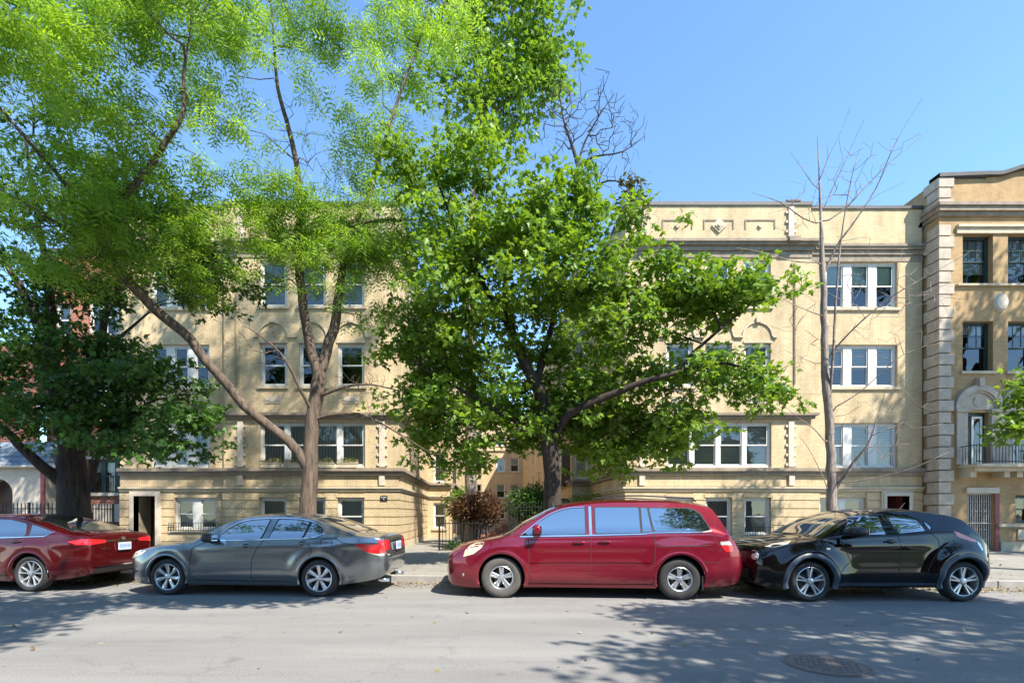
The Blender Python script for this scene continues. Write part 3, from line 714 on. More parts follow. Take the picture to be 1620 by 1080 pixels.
    # vent plate
    m = MB(); xv = X(1616); mbox(m, f, xv - .16, xv + .16, -.05, 0, Z(853), Z(837)); mbox(m, f, xv - .1, xv + .1, -.065, -.052, Z(849), Z(842)); m.build('vent_cover', M['stone_pale'], root)
    return root
tan_building()

# ------------------------------------------------------------------ red brick neighbour and stone porch
def red_building():
    Y = 20.0; k = F / Y; X = lambda p: (p - VX) / k; Z = lambda p: H + (VY - p) / k
    x0, x1 = X(74), -13.46
    root = thing('brick_building', ((x0 + x1) / 2, Y, G0), 'dark red brick apartment building behind the big dark tree trunk', 'apartment building')
    f = front(Y); o1 = (X(140), X(205), Z(780), Z(727))
    ops = [o1] + [(X(140), X(205), Z(b_), Z(a)) for a, b_ in ((590, 650), (470, 530))] + [(X(88), X(112), Z(b_), Z(a)) for a, b_ in ((600, 650), (480, 530))]
    b = MB(); wall(b, f, x0, x1, G0, Z(400), ops); wall(b, west(x0), Y, 40, G0, Z(400), []); b.build('wall', M['brick_red'], root)
    m = MB(); m.quad((x0, Y, Z(400)), (x1, Y, Z(400)), (x1, 40, Z(400)), (x0, 40, Z(400))); ledge(m, f, x0 - .05, x1, Z(400), Z(400) + .15, .08, .3); m.build('roof', M['coping'], root)
    m = MB(); ledge(m, f, x0, x1, Z(825), Z(797), .06); ledge(m, f, x0, x1, Z(784), Z(779), .1); ledge(m, f, X(138), x1, Z(726), Z(722), .08); ledge(m, f, X(138), x1, Z(700), Z(692), .08); m.build('stone_course', M['stone_pale'], root)
    for i, o in enumerate(ops): window(root, f, *o, 3 if o[1] - o[0] > 1 else 1, fm='green_frame' if i == 0 else 'white', cover=('curtain', .35) if i == 0 else ('blind', .5), sill=None)
    g = MB()
    for i in range(18): u = X(142) + i * .09; g.tube([f(u, -.1, Z(779)), f(u, -.1, Z(752))], .008, 4)
    g.tube([f(X(140), -.1, Z(752)), f(X(182), -.1, Z(752))], .012, 4); g.build('window_guard', M['iron'], root)
    # lower block further left, partly behind the leaves
    Y2 = 19.6; k2 = F / Y2; xa, xb = -27.0, x0
    b = MB(); wall(b, front(Y2), xa, xb - .01, G0, H + (VY - 545) / k2, []); b.build('side_block_wall', M['brick_red'], root)
    m = MB(); m.quad((xa, Y2, 8.0), (xb, Y2, 8.0), (xb, 40, 8.0), (xa, 40, 8.0)); m.build('side_block_roof', M['roofing'], root)
    # porch
    Y = 18.6; k = F / Y; X = lambda p: (p - VX) / k; Z = lambda p: H + (VY - p) / k
    p_ = thing('stone_porch', (X(20), Y, G0), 'white stone entrance porch with blue slate roof and arched doorway at far left', 'porch')
    f = front(Y); xl, xr = X(-70), X(68); ax = X(-6); ar = X(20) - ax; zs = Z(781)
    b = MB(); n = 16
    arc = [(ax + ar * math.cos(a), zs + ar * .95 * math.sin(a)) for a in np.linspace(0, math.pi, n + 1)]
    zt = Z(737)
    for i in range(n):
        (xa, za), (xb, zb_) = arc[i], arc[i + 1]
        b.quad((xa, Y, za), (xa, Y, zt), (xb, Y, zt), (xb, Y, zb_)); b.quad((xa, Y, za), (xb, Y, zb_), (xb, Y + .5, zb_), (xa, Y + .5, za))
    for (ua, ub) in ((ax + ar, xr), (xl, ax - ar)): b.quad((ua, Y, G0), (ub, Y, G0), (ub, Y, zt), (ua, Y, zt))
    for s_ in (-1, 1): b.quad((ax + s_ * ar, Y, G0), (ax + s_ * ar, Y + .5, G0), (ax + s_ * ar, Y + .5, zs), (ax + s_ * ar, Y, zs))
    b.quad((xr, Y, G0), (xr, 19.6, G0), (xr, 19.6, zt), (xr, Y, zt)); b.build('wall', M['stone_pale'], p_)
    m = MB(); m.quad((xl, Y + .55, G0), (ax + ar + .1, Y + .55, G0), (ax + ar + .1, Y + .55, zt), (xl, Y + .55, zt)); m.build('door', M['door_wood'], p_)
    m = MB(); e = .12
    m.add([(xl, Y - .15, zt - .02), (xr + e, Y - .15, zt - .02), (xr - .15, 19.58, Z(693)), (xl, 19.58, Z(693)), (xr + e, 19.58, zt - .02)], [(0, 1, 2, 3), (1, 4, 2)]); m.build('roof', M['slate'], p_)
    m = MB(); m.tube([(xl, Y - .17, zt - .03), (xr + e, Y - .17, zt - .03)], .05, 8); m.build('gutter', M['stone_pale'], p_)
    m = MB(); mbox(m, f, X(66), X(72), -.06, -.001, G0, zt - .1); m.build('pier', M['maroon'], p_)
red_building()

# ------------------------------------------------------------------ sign, window boxes, fences, steps
def sign():
    x, z = fx(609), fz(788); Y = YB - .14 - .05
    t = thing('wall_sign', (x, Y, z), 'small black sign with white lettering on the yellow basement wall above the silver sedan', 'sign')
    b = MB(); b.box(x - .125, x + .125, Y - .012, Y + .02, z - .09, z + .09); b.build('plate', M['iron'], t)
    b = MB(); xs = x - .1
    for i, ww in enumerate([.018, .014, .02, .014, .018, .016, .018, .014]): b.box(xs, xs + ww, Y - .016, Y - .013, z + .015, z + .045); xs += .025
    b.box(x - .02, x + .015, Y - .016, Y - .013, z - .05, z - .02)
    b.build('lettering', M['white'], t)
sign()
def leaf_mesh(name, pos, nrm, up, size, shape, mat, parent, tint=None, fold=0.25, local=False):
    """many small leaves as one mesh. pos (n,3), nrm (n,3), up (n,3) unit, size (n,)"""
    n = len(pos); side = np.cross(up, nrm); side /= np.linalg.norm(side, axis=1)[:, None] + 1e-9
    polys = shape; vs_ = []; counts = []
    for poly in polys:
        p = np.array(poly)                                  # (k,2) or (k,3)
        h = -np.abs(p[:, 0]) * fold
        v = pos[:, None, :] + size[:, None, None] * (p[None, :, 0, None] * side[:, None, :] + (p[None, :, 1, None]) * up[:, None, :] + h[None, :, None] * nrm[:, None, :])
        vs_.append(v); counts.append(len(p))
    V = np.concatenate(vs_, axis=1).reshape(-1, 3); kk = sum(counts)
    if not local: V = V - np.array(root_loc(parent))
    me = bpy.data.meshes.new(name); nv = len(V); me.vertices.add(nv); me.vertices.foreach_set('co', V.astype(np.float32).ravel())
    me.loops.add(nv); me.loops.foreach_set('vertex_index', np.arange(nv, dtype=np.int32))
    lt = np.tile(np.array(counts, dtype=np.int32), n); ls = np.concatenate([[0], np.cumsum(lt)[:-1]]).astype(np.int32)
    me.polygons.add(len(lt)); me.polygons.foreach_set('loop_start', ls); me.polygons.foreach_set('loop_total', lt)
    me.update(calc_edges=True); me.validate()
    at = me.attributes.new('tint', 'FLOAT', 'POINT')
    if tint is None: tint = rng.random(n)
    at.data.foreach_set('value', np.repeat(tint, kk).astype(np.float32))
    me.materials.append(mat); o = bpy.data.objects.new(name, me); C.objects.link(o); o.parent = parent
    return o
_h = [(0, 0), (.3, -.1), (.24, .13), (.54, .36), (.2, .44), (.17, .7), (0, 1)]
MAPLE = [_h, [(-x, y) for x, y in _h][::-1]]
OVAL = [[(0, 0), (.22, .25), (.25, .6), (0, 1)], [(0, 1), (-.25, .6), (-.22, .25), (0, 0)]]
def _frond(n=4):
    out = []
    for i in range(n):
        y = .12 + .8 * i / n
        for s_ in (-1, 1):
            q = [(0, y), (s_ * .16, y + .03), (s_ * .36, y + .2), (s_ * .17, y + .14)]
            out.append(q if s_ > 0 else q[::-1])
    return out
FROND = _frond(3)
def unit(a): return a / (np.linalg.norm(a, axis=1)[:, None] + 1e-9)
def rnd_dirs(n): return unit(rng.normal(size=(n, 3)))

for i, (px, lab) in enumerate(((434, 'flower box under the leftmost first floor sash of the four, yellow brick block'), (470, 'flower box on the first floor ledge partly behind the leaning trunk'),
                               (516, 'flower box with pink blooms just right of the forked tree trunk'), (553, 'flower box under the rightmost first floor sash of the yellow block'))):
    x = fx(px); Y = YB - .14; z = fz(741)
    t = thing('window_box', (x, Y - .12, z), lab, 'flower box', 'flower boxes on the first floor ledge')
    b = MB(); b.box(x - .34, x + .34, Y - .22, Y - .03, z + .003, z + .16); b.box(x - .36, x + .36, Y - .24, Y - .01, z + .161, z + .19); b.build('planter', M['stone'], t)
    n = 260; p = np.stack([x + rng.uniform(-.34, .34, n), Y - .12 + rng.uniform(-.12, .1, n), z + .2 + np.abs(rng.normal(0, .07, n))], 1)
    leaf_mesh('flowers', p, rnd_dirs(n), rnd_dirs(n), np.full(n, .06), OVAL, M['flower'], t, tint=(rng.random(n) ** 2))

def fence(name, label, pts, h, post_every, z0=G0, finial=True, pick=.115, mat='iron'):
    t = thing(name, (pts[0][0], pts[0][1], z0), label, 'fence')
    pk = MB(); rl = MB(); po = MB(); done = set()
    for (xa, ya), (xb, yb) in zip(pts[:-1], pts[1:]):
        L = math.hypot(xb - xa, yb - ya); n = max(2, int(L / pick))
        for i in range(n + 1):
            x = xa + (xb - xa) * i / n; y = ya + (yb - ya) * i / n
            pk.tube([(x, y, z0 + .08), (x, y, z0 + h)], .015, 4)
            if finial: pk.tube([(x, y, z0 + h), (x, y, z0 + h + .03), (x, y, z0 + h + .1)], [.012, .02, .002], 4)
        for z in (z0 + .15, z0 + h - .12): rl.tube([(xa, ya, z), (xb, yb, z)], .022, 4)
        m = max(1, round(L / post_every))
        for i in range(m + 1):
            x = xa + (xb - xa) * i / m; y = ya + (yb - ya) * i / m; 
            if (round(x, 2), round(y, 2)) in done: continue
            done.add((round(x, 2), round(y, 2))); po.cut(); po.box(x - .03, x + .03, y - .03, y + .03, z0, z0 + h + .06); po.box(x - .04, x + .04, y - .04, y + .04, z0 + h + .061, z0 + h + .09)
    pk.build('pickets', M[mat], t); rl.build('rail', M[mat], t); po.build_each('post', M[mat], t)
    return t
fence('iron_fence', 'low black iron fence round the planting bed beside the red minivan', [((695 - VX) * 18.2 / F, 18.2), ((815 - VX) * 18.2 / F, 18.2), (1.02, 23)], 1.1, 2.2, finial=False)
fence('iron_fence', 'tall black iron fence across the courtyard mouth behind the minivan windscreen', [(.85, 19.6), (5.0, 19.6)], 1.7, 1.6)
fence('iron_fence', 'tall spiked black iron fence in front of the red brick building', [(-19.5, 17.2), (-13.6, 17.2), (-13.6, 18.4)], 1.62, 1.9, pick=.13)
t = thing('steps', (.0, 24, G0), 'dark brick garden steps behind the low iron fence', 'steps')
b = MB()
for i in range(5): b.box(-.6 + i * .32, 1.4, 23.2 + i * .02, 24.6, G0 + i * .17, G0 + (i + 1) * .17)
b.build('treads', M['brick_red'], t)
b = MB(); b.box(1.41, 1.8, 23.0, 24.8, G0, 1.5); b.build('cheek_wall', M['brick_red'], t)
b = MB(); b.quad((-1.72, 18.25, .152), (.98, 18.25, .152), (.98, 23, .152), (-1.72, 23, .152)); setp(b.build('planting_bed', M['soil']), kind='structure')
n = 2600; p = np.stack([rng.uniform(-1.5, .95, n), rng.uniform(18.3, 20.6, n), .15 + np.abs(rng.normal(0, .12, n))], 1)
tt = setp(leaf_mesh('ground_cover', p, rnd_dirs(n), rnd_dirs(n), np.full(n, .09), OVAL, M['leaf_dark'], None, local=True), 'dark green ground cover inside the low iron fence', 'ground cover', kind='stuff')

# manhole
mx_, my_ = 3.27, 4.87
t = thing('manhole_cover', (mx_, my_, 0), 'round rusty iron manhole cover set in the shaded asphalt', 'manhole cover')
b = MB(); nn = 64
def disc(b, r, z, hole=None, r2=0):
    P = [(mx_ + r * math.cos(a), my_ + r * math.sin(a), z) for a in np.linspace(0, 2 * math.pi, nn + 1)[:-1]]
    if r2:
        Q = [(mx_ + r2 * math.cos(a), my_ + r2 * math.sin(a), z) for a in np.linspace(0, 2 * math.pi, nn + 1)[:-1]]
        b.add(P + Q, [(i, (i + 1) % nn, nn + (i + 1) % nn, nn + i) for i in range(nn)])
    else: b.add(P, [tuple(range(nn))])
M['rust'] = simple('rusty_iron', (.20, .155, .135), .75, .2, noise=.35, nscale=14, bump=.3)
disc(b, .37, .006, r2=.345); disc(b, .335, .007); b.mi = 1
for i in range(-5, 6):
    for j in range(-5, 6):
        x, y = i * .056 + (.028 if j % 2 else 0), j * .052
        if math.hypot(x, y) < .29: b.box(mx_ + x - .017, mx_ + x + .017, my_ + y - .008, my_ + y + .008, .0072, .011)
b.build('cover', [M['rust'], simple('rust_dark', (.13, .105, .095), .8)], t)
b = MB(); b.box(mx_ + .03, mx_ + .09, my_ + .255, my_ + .285, .0072, .0095); b.build('pick_slot', M['iron'], t)
# fallen leaves along the kerb
n = 6000; x = rng.uniform(-13, 13, n); off = -np.abs(rng.normal(0, .38, n)) - .02
p = np.stack([x, KY + off + SL * x, np.full(n, .012) + rng.random(n) * .02], 1)
n2 = 700; x2 = rng.uniform(-13, 14, n2); p2 = np.stack([x2, KY + .2 + rng.random(n2) * 5 + SL * x2, np.full(n2, .16)], 1)
n3 = 160; x3 = rng.uniform(-9, 12, n3); p3 = np.stack([x3, rng.uniform(4.5, 9.5, n3), np.full(n3, .008)], 1)
p = np.concatenate([p, p2, p3]); n = len(p); nr = unit(rng.normal(size=(n, 3)) * .35 + np.array([0, 0, 1])); up = unit(np.cross(nr, rnd_dirs(n)))
setp(leaf_mesh('fallen_leaves', p, nr, up, rng.uniform(.025, .075, n), OVAL, M['leaf_fallen'], None, local=True), 'dry yellow and brown fallen leaves along the gutter', 'fallen leaves', kind='stuff')

# ------------------------------------------------------------------ trees
def WP(px, py, Y): return np.array([(px - VX) * Y / F, Y, H + (VY - py) * Y / F])
def tree(name, label, limbs, blobs, bark, leafmat, shape, nclus, lpc, size, cr=.42, droop=.25, bare=None, seed=1, group=None, step=.3, tip=.005, rexp=2.35, keep_r=True, up_bias=1.0, clump=None):
    r_ = np.random.default_rng(seed)
    pos = []; par = []; rad = []
    for li, limb in enumerate(limbs):
        P = [WP(a, c, d) if c is not None else np.array([(a - VX) * d / F, d, G0 - .05]) for (a, c, d, _) in limb]; Rr = [q[3] for q in limb]
        # catmull-rom resample
        pts = []; rr = []
        for i in range(len(P) - 1):
            p0, p1, p2, p3 = P[max(i - 1, 0)], P[i], P[i + 1], P[min(i + 2, len(P) - 1)]
            m = max(2, int(np.linalg.norm(p2 - p1) / .22))
            for k in range(m):
                t = k / m; t2, t3 = t * t, t * t * t
                pts.append(.5 * ((2 * p1) + (-p0 + p2) * t + (2 * p0 - 5 * p1 + 4 * p2 - p3) * t2 + (-p0 + 3 * p1 - 3 * p2 + p3) * t3)); rr.append(Rr[i] * (1 - t) + Rr[i + 1] * t)
        pts.append(P[-1]); rr.append(Rr[-1])
        if li == 0: prev = -1
        else:
            A_ = np.array(pos); prev = int(np.argmin(np.linalg.norm(A_ - pts[0], axis=1)))
            if np.linalg.norm(A_[prev] - pts[0]) < .3: pts = pts[1:]; rr = rr[1:]
        for q, rq in zip(pts, rr):
            q = q + r_.normal(0, .012, 3) * min(1, rq * 10)
            pos.append(q); par.append(prev); rad.append(rq); prev = len(pos) - 1
    base_n = len(pos)
    def sample(bl, n):
        W_ = np.array([b_[3] * b_[4] * (b_[5] if len(b_) > 5 else 1) for b_ in bl], float); W_ /= W_.sum()
        ids = r_.choice(len(bl), n, p=W_); out = []
        for i in ids:
            b_ = bl[i]; c = WP(b_[0], b_[1], b_[2]); s = b_[2] / F
            d = r_.normal(size=3); d /= np.linalg.norm(d); q = r_.random() ** (1 / 2.4)
            rx, rz = b_[3] * s, b_[4] * s; ry = b_[6] if len(b_) > 6 else .5 * (rx + rz)
            pnt = c + d * q * np.array([rx, ry, rz])
            if pnt[1] < 17.6 or b_[2] > 17: out.append(pnt)
        return np.array(out)
    cl = sample(blobs, nclus if not clump else nclus // clump[0]) if nclus else np.zeros((0, 3)); ctint = None
    if clump and nclus:
        k, rxy, rz = clump; m = len(cl); ang = r_.random(m) * 6.283; e = []
        for q, a in zip(cl, ang):        # each bough is a flat drooping spray, longer than it is wide
            o_ = r_.normal(size=(k, 3)) * np.array([rxy, rxy * .45, rz]); dx, dy = o_[:, 0] * math.cos(a) - o_[:, 1] * math.sin(a), o_[:, 0] * math.sin(a) + o_[:, 1] * math.cos(a)
            e.append(q + np.stack([dx, dy, o_[:, 2] - .25 * (o_[:, 0] / rxy) ** 2 * rz], 1))
        ctint = np.repeat(r_.random(m), k); cl = np.concatenate(e); ok = (cl[:, 1] < 17.7) | (cl[:, 1] > 19.2); cl = cl[ok]; ctint = ctint[ok]
    cl = cl.reshape(-1, 3); br = sample(bare[0], bare[1]) if bare else np.zeros((0, 3))
    allp = np.concatenate([cl, br]); isleaf = np.arange(len(allp)) < len(cl)
    A0 = np.array(pos); d0 = np.array([np.min(np.linalg.norm(A0 - q, axis=1)) for q in allp]); order = np.argsort(d0)
    cap = len(pos) + len(allp) * 14; PA = np.zeros((cap, 3)); PA[:len(pos)] = pos; n = len(pos)
    par = par + [0] * (cap - n); rad = rad + [0.0] * (cap - n); low = PA[0, 2] + .18 * 0
    ends = []
    nolow = PA[:, 2].copy()
    for idx in order:
        q = allp[idx]; D = PA[:n] - q; dist = np.sqrt((D ** 2).sum(1))
        dist = dist + np.maximum(0, D[:, 2]) * .5 * up_bias + (PA[:n, 2] < 1.7) * 5
        j = int(np.argmin(dist)); p0 = PA[j].copy(); L = np.linalg.norm(q - p0)
        m = max(1, int(L / step)); pj = par[j]
        t0 = p0 - PA[pj] if pj >= 0 else np.array([0, 0, 1.]); t0 = t0 / (np.linalg.norm(t0) + 1e-9)
        c1 = p0 + (t0 * .6 + np.array([0, 0, .25])) * L * .3; prev = j
        for k in range(1, m + 1):
            t = k / m; pt = (1 - t) ** 2 * p0 + 2 * t * (1 - t) * c1 + t * t * q + (r_.normal(0, .035, 3) if k < m else 0)
            if n >= cap: break
            PA[n] = pt; par[n] = prev; rad[n] = 0; prev = n; n += 1
        ends.append((prev, idx))
    PA = PA[:n]; par = np.array(par[:n]); rad = np.array(rad[:n])
    acc = np.zeros(n); ch = np.zeros(n, int)
    for i in range(n - 1, -1, -1):
        if ch[i] == 0: acc[i] = tip ** rexp
        if par[i] >= 0: acc[par[i]] += acc[i]; ch[par[i]] += 1
    # note: nodes are stored parents-first, so one backward sweep is enough
    comp = acc ** (1 / rexp)
    R_ = np.where(rad > 0, rad if keep_r else np.maximum(rad, comp), comp)
    for i in range(base_n, n):
        R_[i] = min(R_[i], R_[par[i]] * .85)
    # chains
    best = -np.ones(n, int); 
    for i in range(n):
        p_ = par[i]
        if p_ >= 0 and (best[p_] < 0 or R_[i] > R_[best[p_]]): best[p_] = i
    verts = []; faces = []; nvert = 0
    for i in range(n):
        p_ = par[i]
        if p_ >= 0 and best[p_] == i: continue
        chain = [p_] if p_ >= 0 else []; k = i
        while k >= 0: chain.append(k); k = best[k]
        if len(chain) < 2: continue
        P = PA[chain]; rr = R_[chain].copy()
        if p_ >= 0: rr[0] = min(R_[i] * 1.15, R_[p_])
        ns = 12 if rr.max() > .09 else (7 if rr.max() > .03 else 4)
        T = np.gradient(P, axis=0); T /= np.linalg.norm(T, axis=1)[:, None] + 1e-9
        a = np.cross(T[0], [0.3, 1, .2]); a /= np.linalg.norm(a); ang = np.arange(ns) * 2 * np.pi / ns
        for q in range(len(P)):
            a = a - T[q] * a.dot(T[q]); a /= np.linalg.norm(a) + 1e-9; b_ = np.cross(T[q], a)
            verts.append(P[q] + (np.cos(ang)[:, None] * a + np.sin(ang)[:, None] * b_) * rr[q])
        L = len(P); base = nvert + np.arange(L - 1)[:, None] * ns; kx = np.arange(ns)[None, :]; kn = (np.arange(ns) + 1)[None, :] % ns
        faces.append(np.stack([base + kx, base + kn, base + ns + kn, base + ns + kx], -1).reshape(-1, 4)); nvert += L * ns
    V = np.concatenate(verts); Fc = np.concatenate(faces)
    root = thing(name, tuple(PA[0]), label, 'tree', group)
    V = V - PA[0]
    me = bpy.data.meshes.new('trunk'); me.vertices.add(len(V)); me.vertices.foreach_set('co', V.astype(np.float32).ravel())
    me.loops.add(len(Fc) * 4); me.loops.foreach_set('vertex_index', Fc.astype(np.int32).ravel()); me.polygons.add(len(Fc))
    me.polygons.foreach_set('loop_start', (np.arange(len(Fc)) * 4).astype(np.int32)); me.polygons.foreach_set('loop_total', np.full(len(Fc), 4, np.int32))
    me.update(calc_edges=True); me.materials.append(M[bark]); me.shade_smooth()
    o = bpy.data.objects.new('trunk', me); C.objects.link(o); o.parent = root
    if nclus:
        cpos = cl; m = len(cpos)
        cnt = r_.poisson(lpc, m) + 2; ids = np.repeat(np.arange(m), cnt); nl = len(ids)
        off = unit(r_.normal(size=(nl, 3))) * (r_.random(nl) ** .5)[:, None] * np.array([1, 1, .55]) * cr
        P = cpos[ids] + off
        nr = unit(r_.normal(size=(nl, 3)) * .75 + np.array([.1, -.12, .8]))
        ou = unit(off * np.array([1, 1, .3]) + r_.normal(size=(nl, 3)) * .15 + np.array([0, 0, -droop]))
        up = unit(ou - nr * (ou * nr).sum(1)[:, None])
        tint = np.clip(np.repeat(r_.random(m) if ctint is None else .3 * r_.random(m) + .7 * ctint, cnt) * .65 + r_.random(nl) * .4, 0, 1)
        leaf_mesh('crown', P, nr, up, r_.uniform(.7, 1.15, nl) * size, shape, M[leafmat], root, tint=tint)
    return root

# centre maple
tree('maple_tree', 'bright green maple tree in the middle, its crown spread over the red minivan',
     [[(880, None, 12.2, .26), (877, 830, 12.2, .22), (873, 740, 12.2, .205), (866, 690, 12.2, .19), (858, 640, 12.1, .15), (846, 605, 12, .14), (828, 570, 12, .125), (808, 520, 12, .11), (798, 470, 12, .08), (806, 400, 12, .05), (800, 330, 12, .03)],
      [(868, 700, 12.2, .11), (900, 655, 11.8, .1), (940, 636, 11.5, .09), (1000, 610, 11.2, .07), (1060, 592, 11, .055), (1150, 575, 10.9, .03), (1230, 610, 10.7, .012)],
      [(1070, 590, 11, .04), (1100, 555, 11, .04), (1140, 520, 11, .03), (1190, 480, 10.9, .02), (1240, 462, 10.8, .01)],
      [(864, 690, 12.2, .09), (820, 668, 12, .06), (770, 640, 11.8, .05), (700, 600, 11.6, .03), (650, 570, 11.5, .015)],
      [(848, 608, 12, .09), (868, 530, 12.3, .07), (895, 440, 12.5, .05), (930, 340, 12.6, .02)],
      [(812, 530, 12, .07), (765, 450, 11.8, .05), (720, 360, 11.6, .035), (680, 250, 11.5, .015)]],
     [(700, 235, 11.1, 80, 55), (650, 260, 11.1, 45, 40), (760, 320, 11.1, 100, 80), (870, 335, 11.1, 90, 65), (905, 300, 11.1, 50, 40), (910, 400, 11.1, 100, 90), (760, 430, 11.1, 115, 100), (700, 540, 12.7, 85, 80, 1.8), (670, 640, 12.7, 55, 60, 1.8),
      (750, 650, 12.7, 100, 80, 1.8), (735, 725, 12.7, 45, 28, 1.8), (870, 560, 12.7, 120, 100), (960, 640, 12.7, 100, 65), (1000, 470, 11.1, 100, 80), (1075, 465, 11.5, 85, 52), (1150, 455, 11, 80, 42, 1.5), (1215, 462, 10.8, 38, 28, 1.5),
      (1090, 640, 11.5, 60, 45, 1.3), (1100, 585, 11.5, 90, 50, 1.3), (1180, 600, 11, 62, 38), (1230, 620, 10.8, 26, 22), (1040, 690, 12.7, 62, 45, 1.8), (960, 705, 12.7, 55, 40, 1.8), (880, 665, 12.7, 90, 55, 1.8), (960, 545, 12.7, 80, 60), (820, 265, 11.1, 40, 30, .5)],
     'bark_dark', 'leaf_maple', MAPLE, 2700, 13, .145, cr=.29, seed=11, clump=(8, .42, .13))
# leaning honey locust
tree('honey_locust_tree', 'leaning forked honey locust tree with fine bright green leaves rising behind the silver sedan',
     [[(486, None, 12, .24), (487, 830, 12, .21), (488, 790, 12, .19), (490, 745, 12, .185), (492, 700, 12, .165), (496, 650, 12, .16), (502, 610, 12, .165), (506, 590, 12, .15), (494, 562, 12, .12), (482, 500, 12, .11), (475, 440, 12, .10), (473, 380, 12, .09), (474, 330, 12, .085), (466, 240, 12, .06), (440, 140, 11.8, .04), (430, 20, 11.5, .02), (420, -120, 11.5, .01)],
      [(506, 592, 12, .12), (522, 540, 12, .12), (532, 500, 12, .11), (540, 445, 12, .09), (546, 400, 12, .08), (553, 370, 12, .075), (568, 342, 12, .06), (588, 300, 12, .05), (603, 240, 12, .045), (632, 150, 12, .035), (665, 60, 12, .025), (690, -60, 12, .015)],
      [(556, 362, 12, .045), (585, 350, 11.9, .045), (645, 348, 11.6, .03), (690, 340, 11.4, .012)],
      [(490, 748, 12, .12), (472, 716, 11.9, .115), (440, 685, 11.8, .11), (400, 655, 11.6, .105), (362, 612, 11.4, .1), (325, 570, 11.2, .1), (290, 525, 11, .1), (240, 485, 10.6, .1), (200, 440, 10.3, .095), (172, 408, 10, .09), (158, 372, 9.8, .08), (166, 345, 9.7, .075), (182, 325, 9.6, .07), (215, 290, 9.5, .06), (252, 240, 9.4, .05), (285, 190, 9.3, .045), (292, 160, 9.3, .035), (290, 120, 9.2, .03), (300, 60, 9.1, .022), (305, -60, 9, .012)],
      [(160, 375, 9.8, .06), (138, 340, 9.4, .05), (110, 300, 9, .04), (60, 240, 8.6, .03), (0, 170, 8.2, .02), (-80, 60, 8, .01)],
      [(170, 405, 10, .05), (120, 375, 9.6, .045), (70, 340, 9.2, .03), (0, 300, 9, .015)],
      [(496, 655, 12, .04), (478, 622, 11.7, .035), (455, 575, 11.4, .028), (430, 545, 11.2, .02), (395, 520, 11, .01)],
      [(500, 662, 12, .045), (540, 655, 11.7, .035), (580, 658, 11.4, .028), (630, 685, 11.1, .018), (690, 722, 11, .006)],
      [(504, 628, 12, .035), (545, 612, 11.7, .03), (585, 608, 11.5, .02), (640, 620, 11.3, .01)]],
     [(60, 70, 8.6, 120, 90, .8), (200, 50, 9.2, 120, 90, .8), (340, 70, 10, 125, 100, .7), (470, 70, 11, 110, 100, .8), (590, 90, 12, 95, 105, .8), (40, 230, 8.6, 90, 80, .55), (170, 190, 9.2, 105, 80, .55), (320, 200, 10, 95, 70, .6), (230, 320, 9.8, 120, 50, 1.2), (110, 330, 9.2, 90, 60, 1.2), (290, 400, 10.6, 90, 45, 1.1), (120, 420, 10, 80, 40, .8), (230, 430, 10.8, 60, 30, .8),
      (380, 390, 11.4, 75, 50, 1.3), (400, 300, 11.4, 75, 40, 1), (490, 400, 12, 85, 50, 1.6), (590, 440, 12, 75, 55, 1.8), (400, 450, 11.8, 70, 40, .9), (625, 510, 12, 40, 45, 1.3), (640, 380, 12, 50, 60, 1.2), (540, 470, 11.8, 45, 25, .8), (590, 240, 12, 80, 70, .7), (690, 60, 12.5, 70, 80, .7), (462, 648, 11.7, 22, 22, 1.5), (570, 345, 12, 95, 50, 1.8), (470, 350, 12, 70, 40, 1.2), (340, 330, 10.8, 70, 45, 1),
      (690, 300, 12.2, 60, 90, .5), (300, -110, 10.5, 240, 90, .9, 2.6), (560, -100, 12, 170, 90, .9, 2.6), (60, -100, 9, 130, 90, .5, 2), (400, -260, 12, 230, 110, .8, 2.6), (700, -270, 12.5, 210, 110, .8, 2.4), (150, -250, 6.4, 260, 110, 1.0, 1.4)],
     'bark', 'leaf_locust', FROND, 3100, 7, .33, cr=.27, droop=.6, clump=(10, .5, .13), bare=([(600, 650, 11.5, 75, 55), (400, 550, 11, 60, 45), (500, 260, 12, 110, 90), (300, 440, 11, 80, 40), (560, 610, 11.6, 60, 30), (150, 400, 9.6, 120, 50)], 520), seed=21, step=.25, tip=.005)
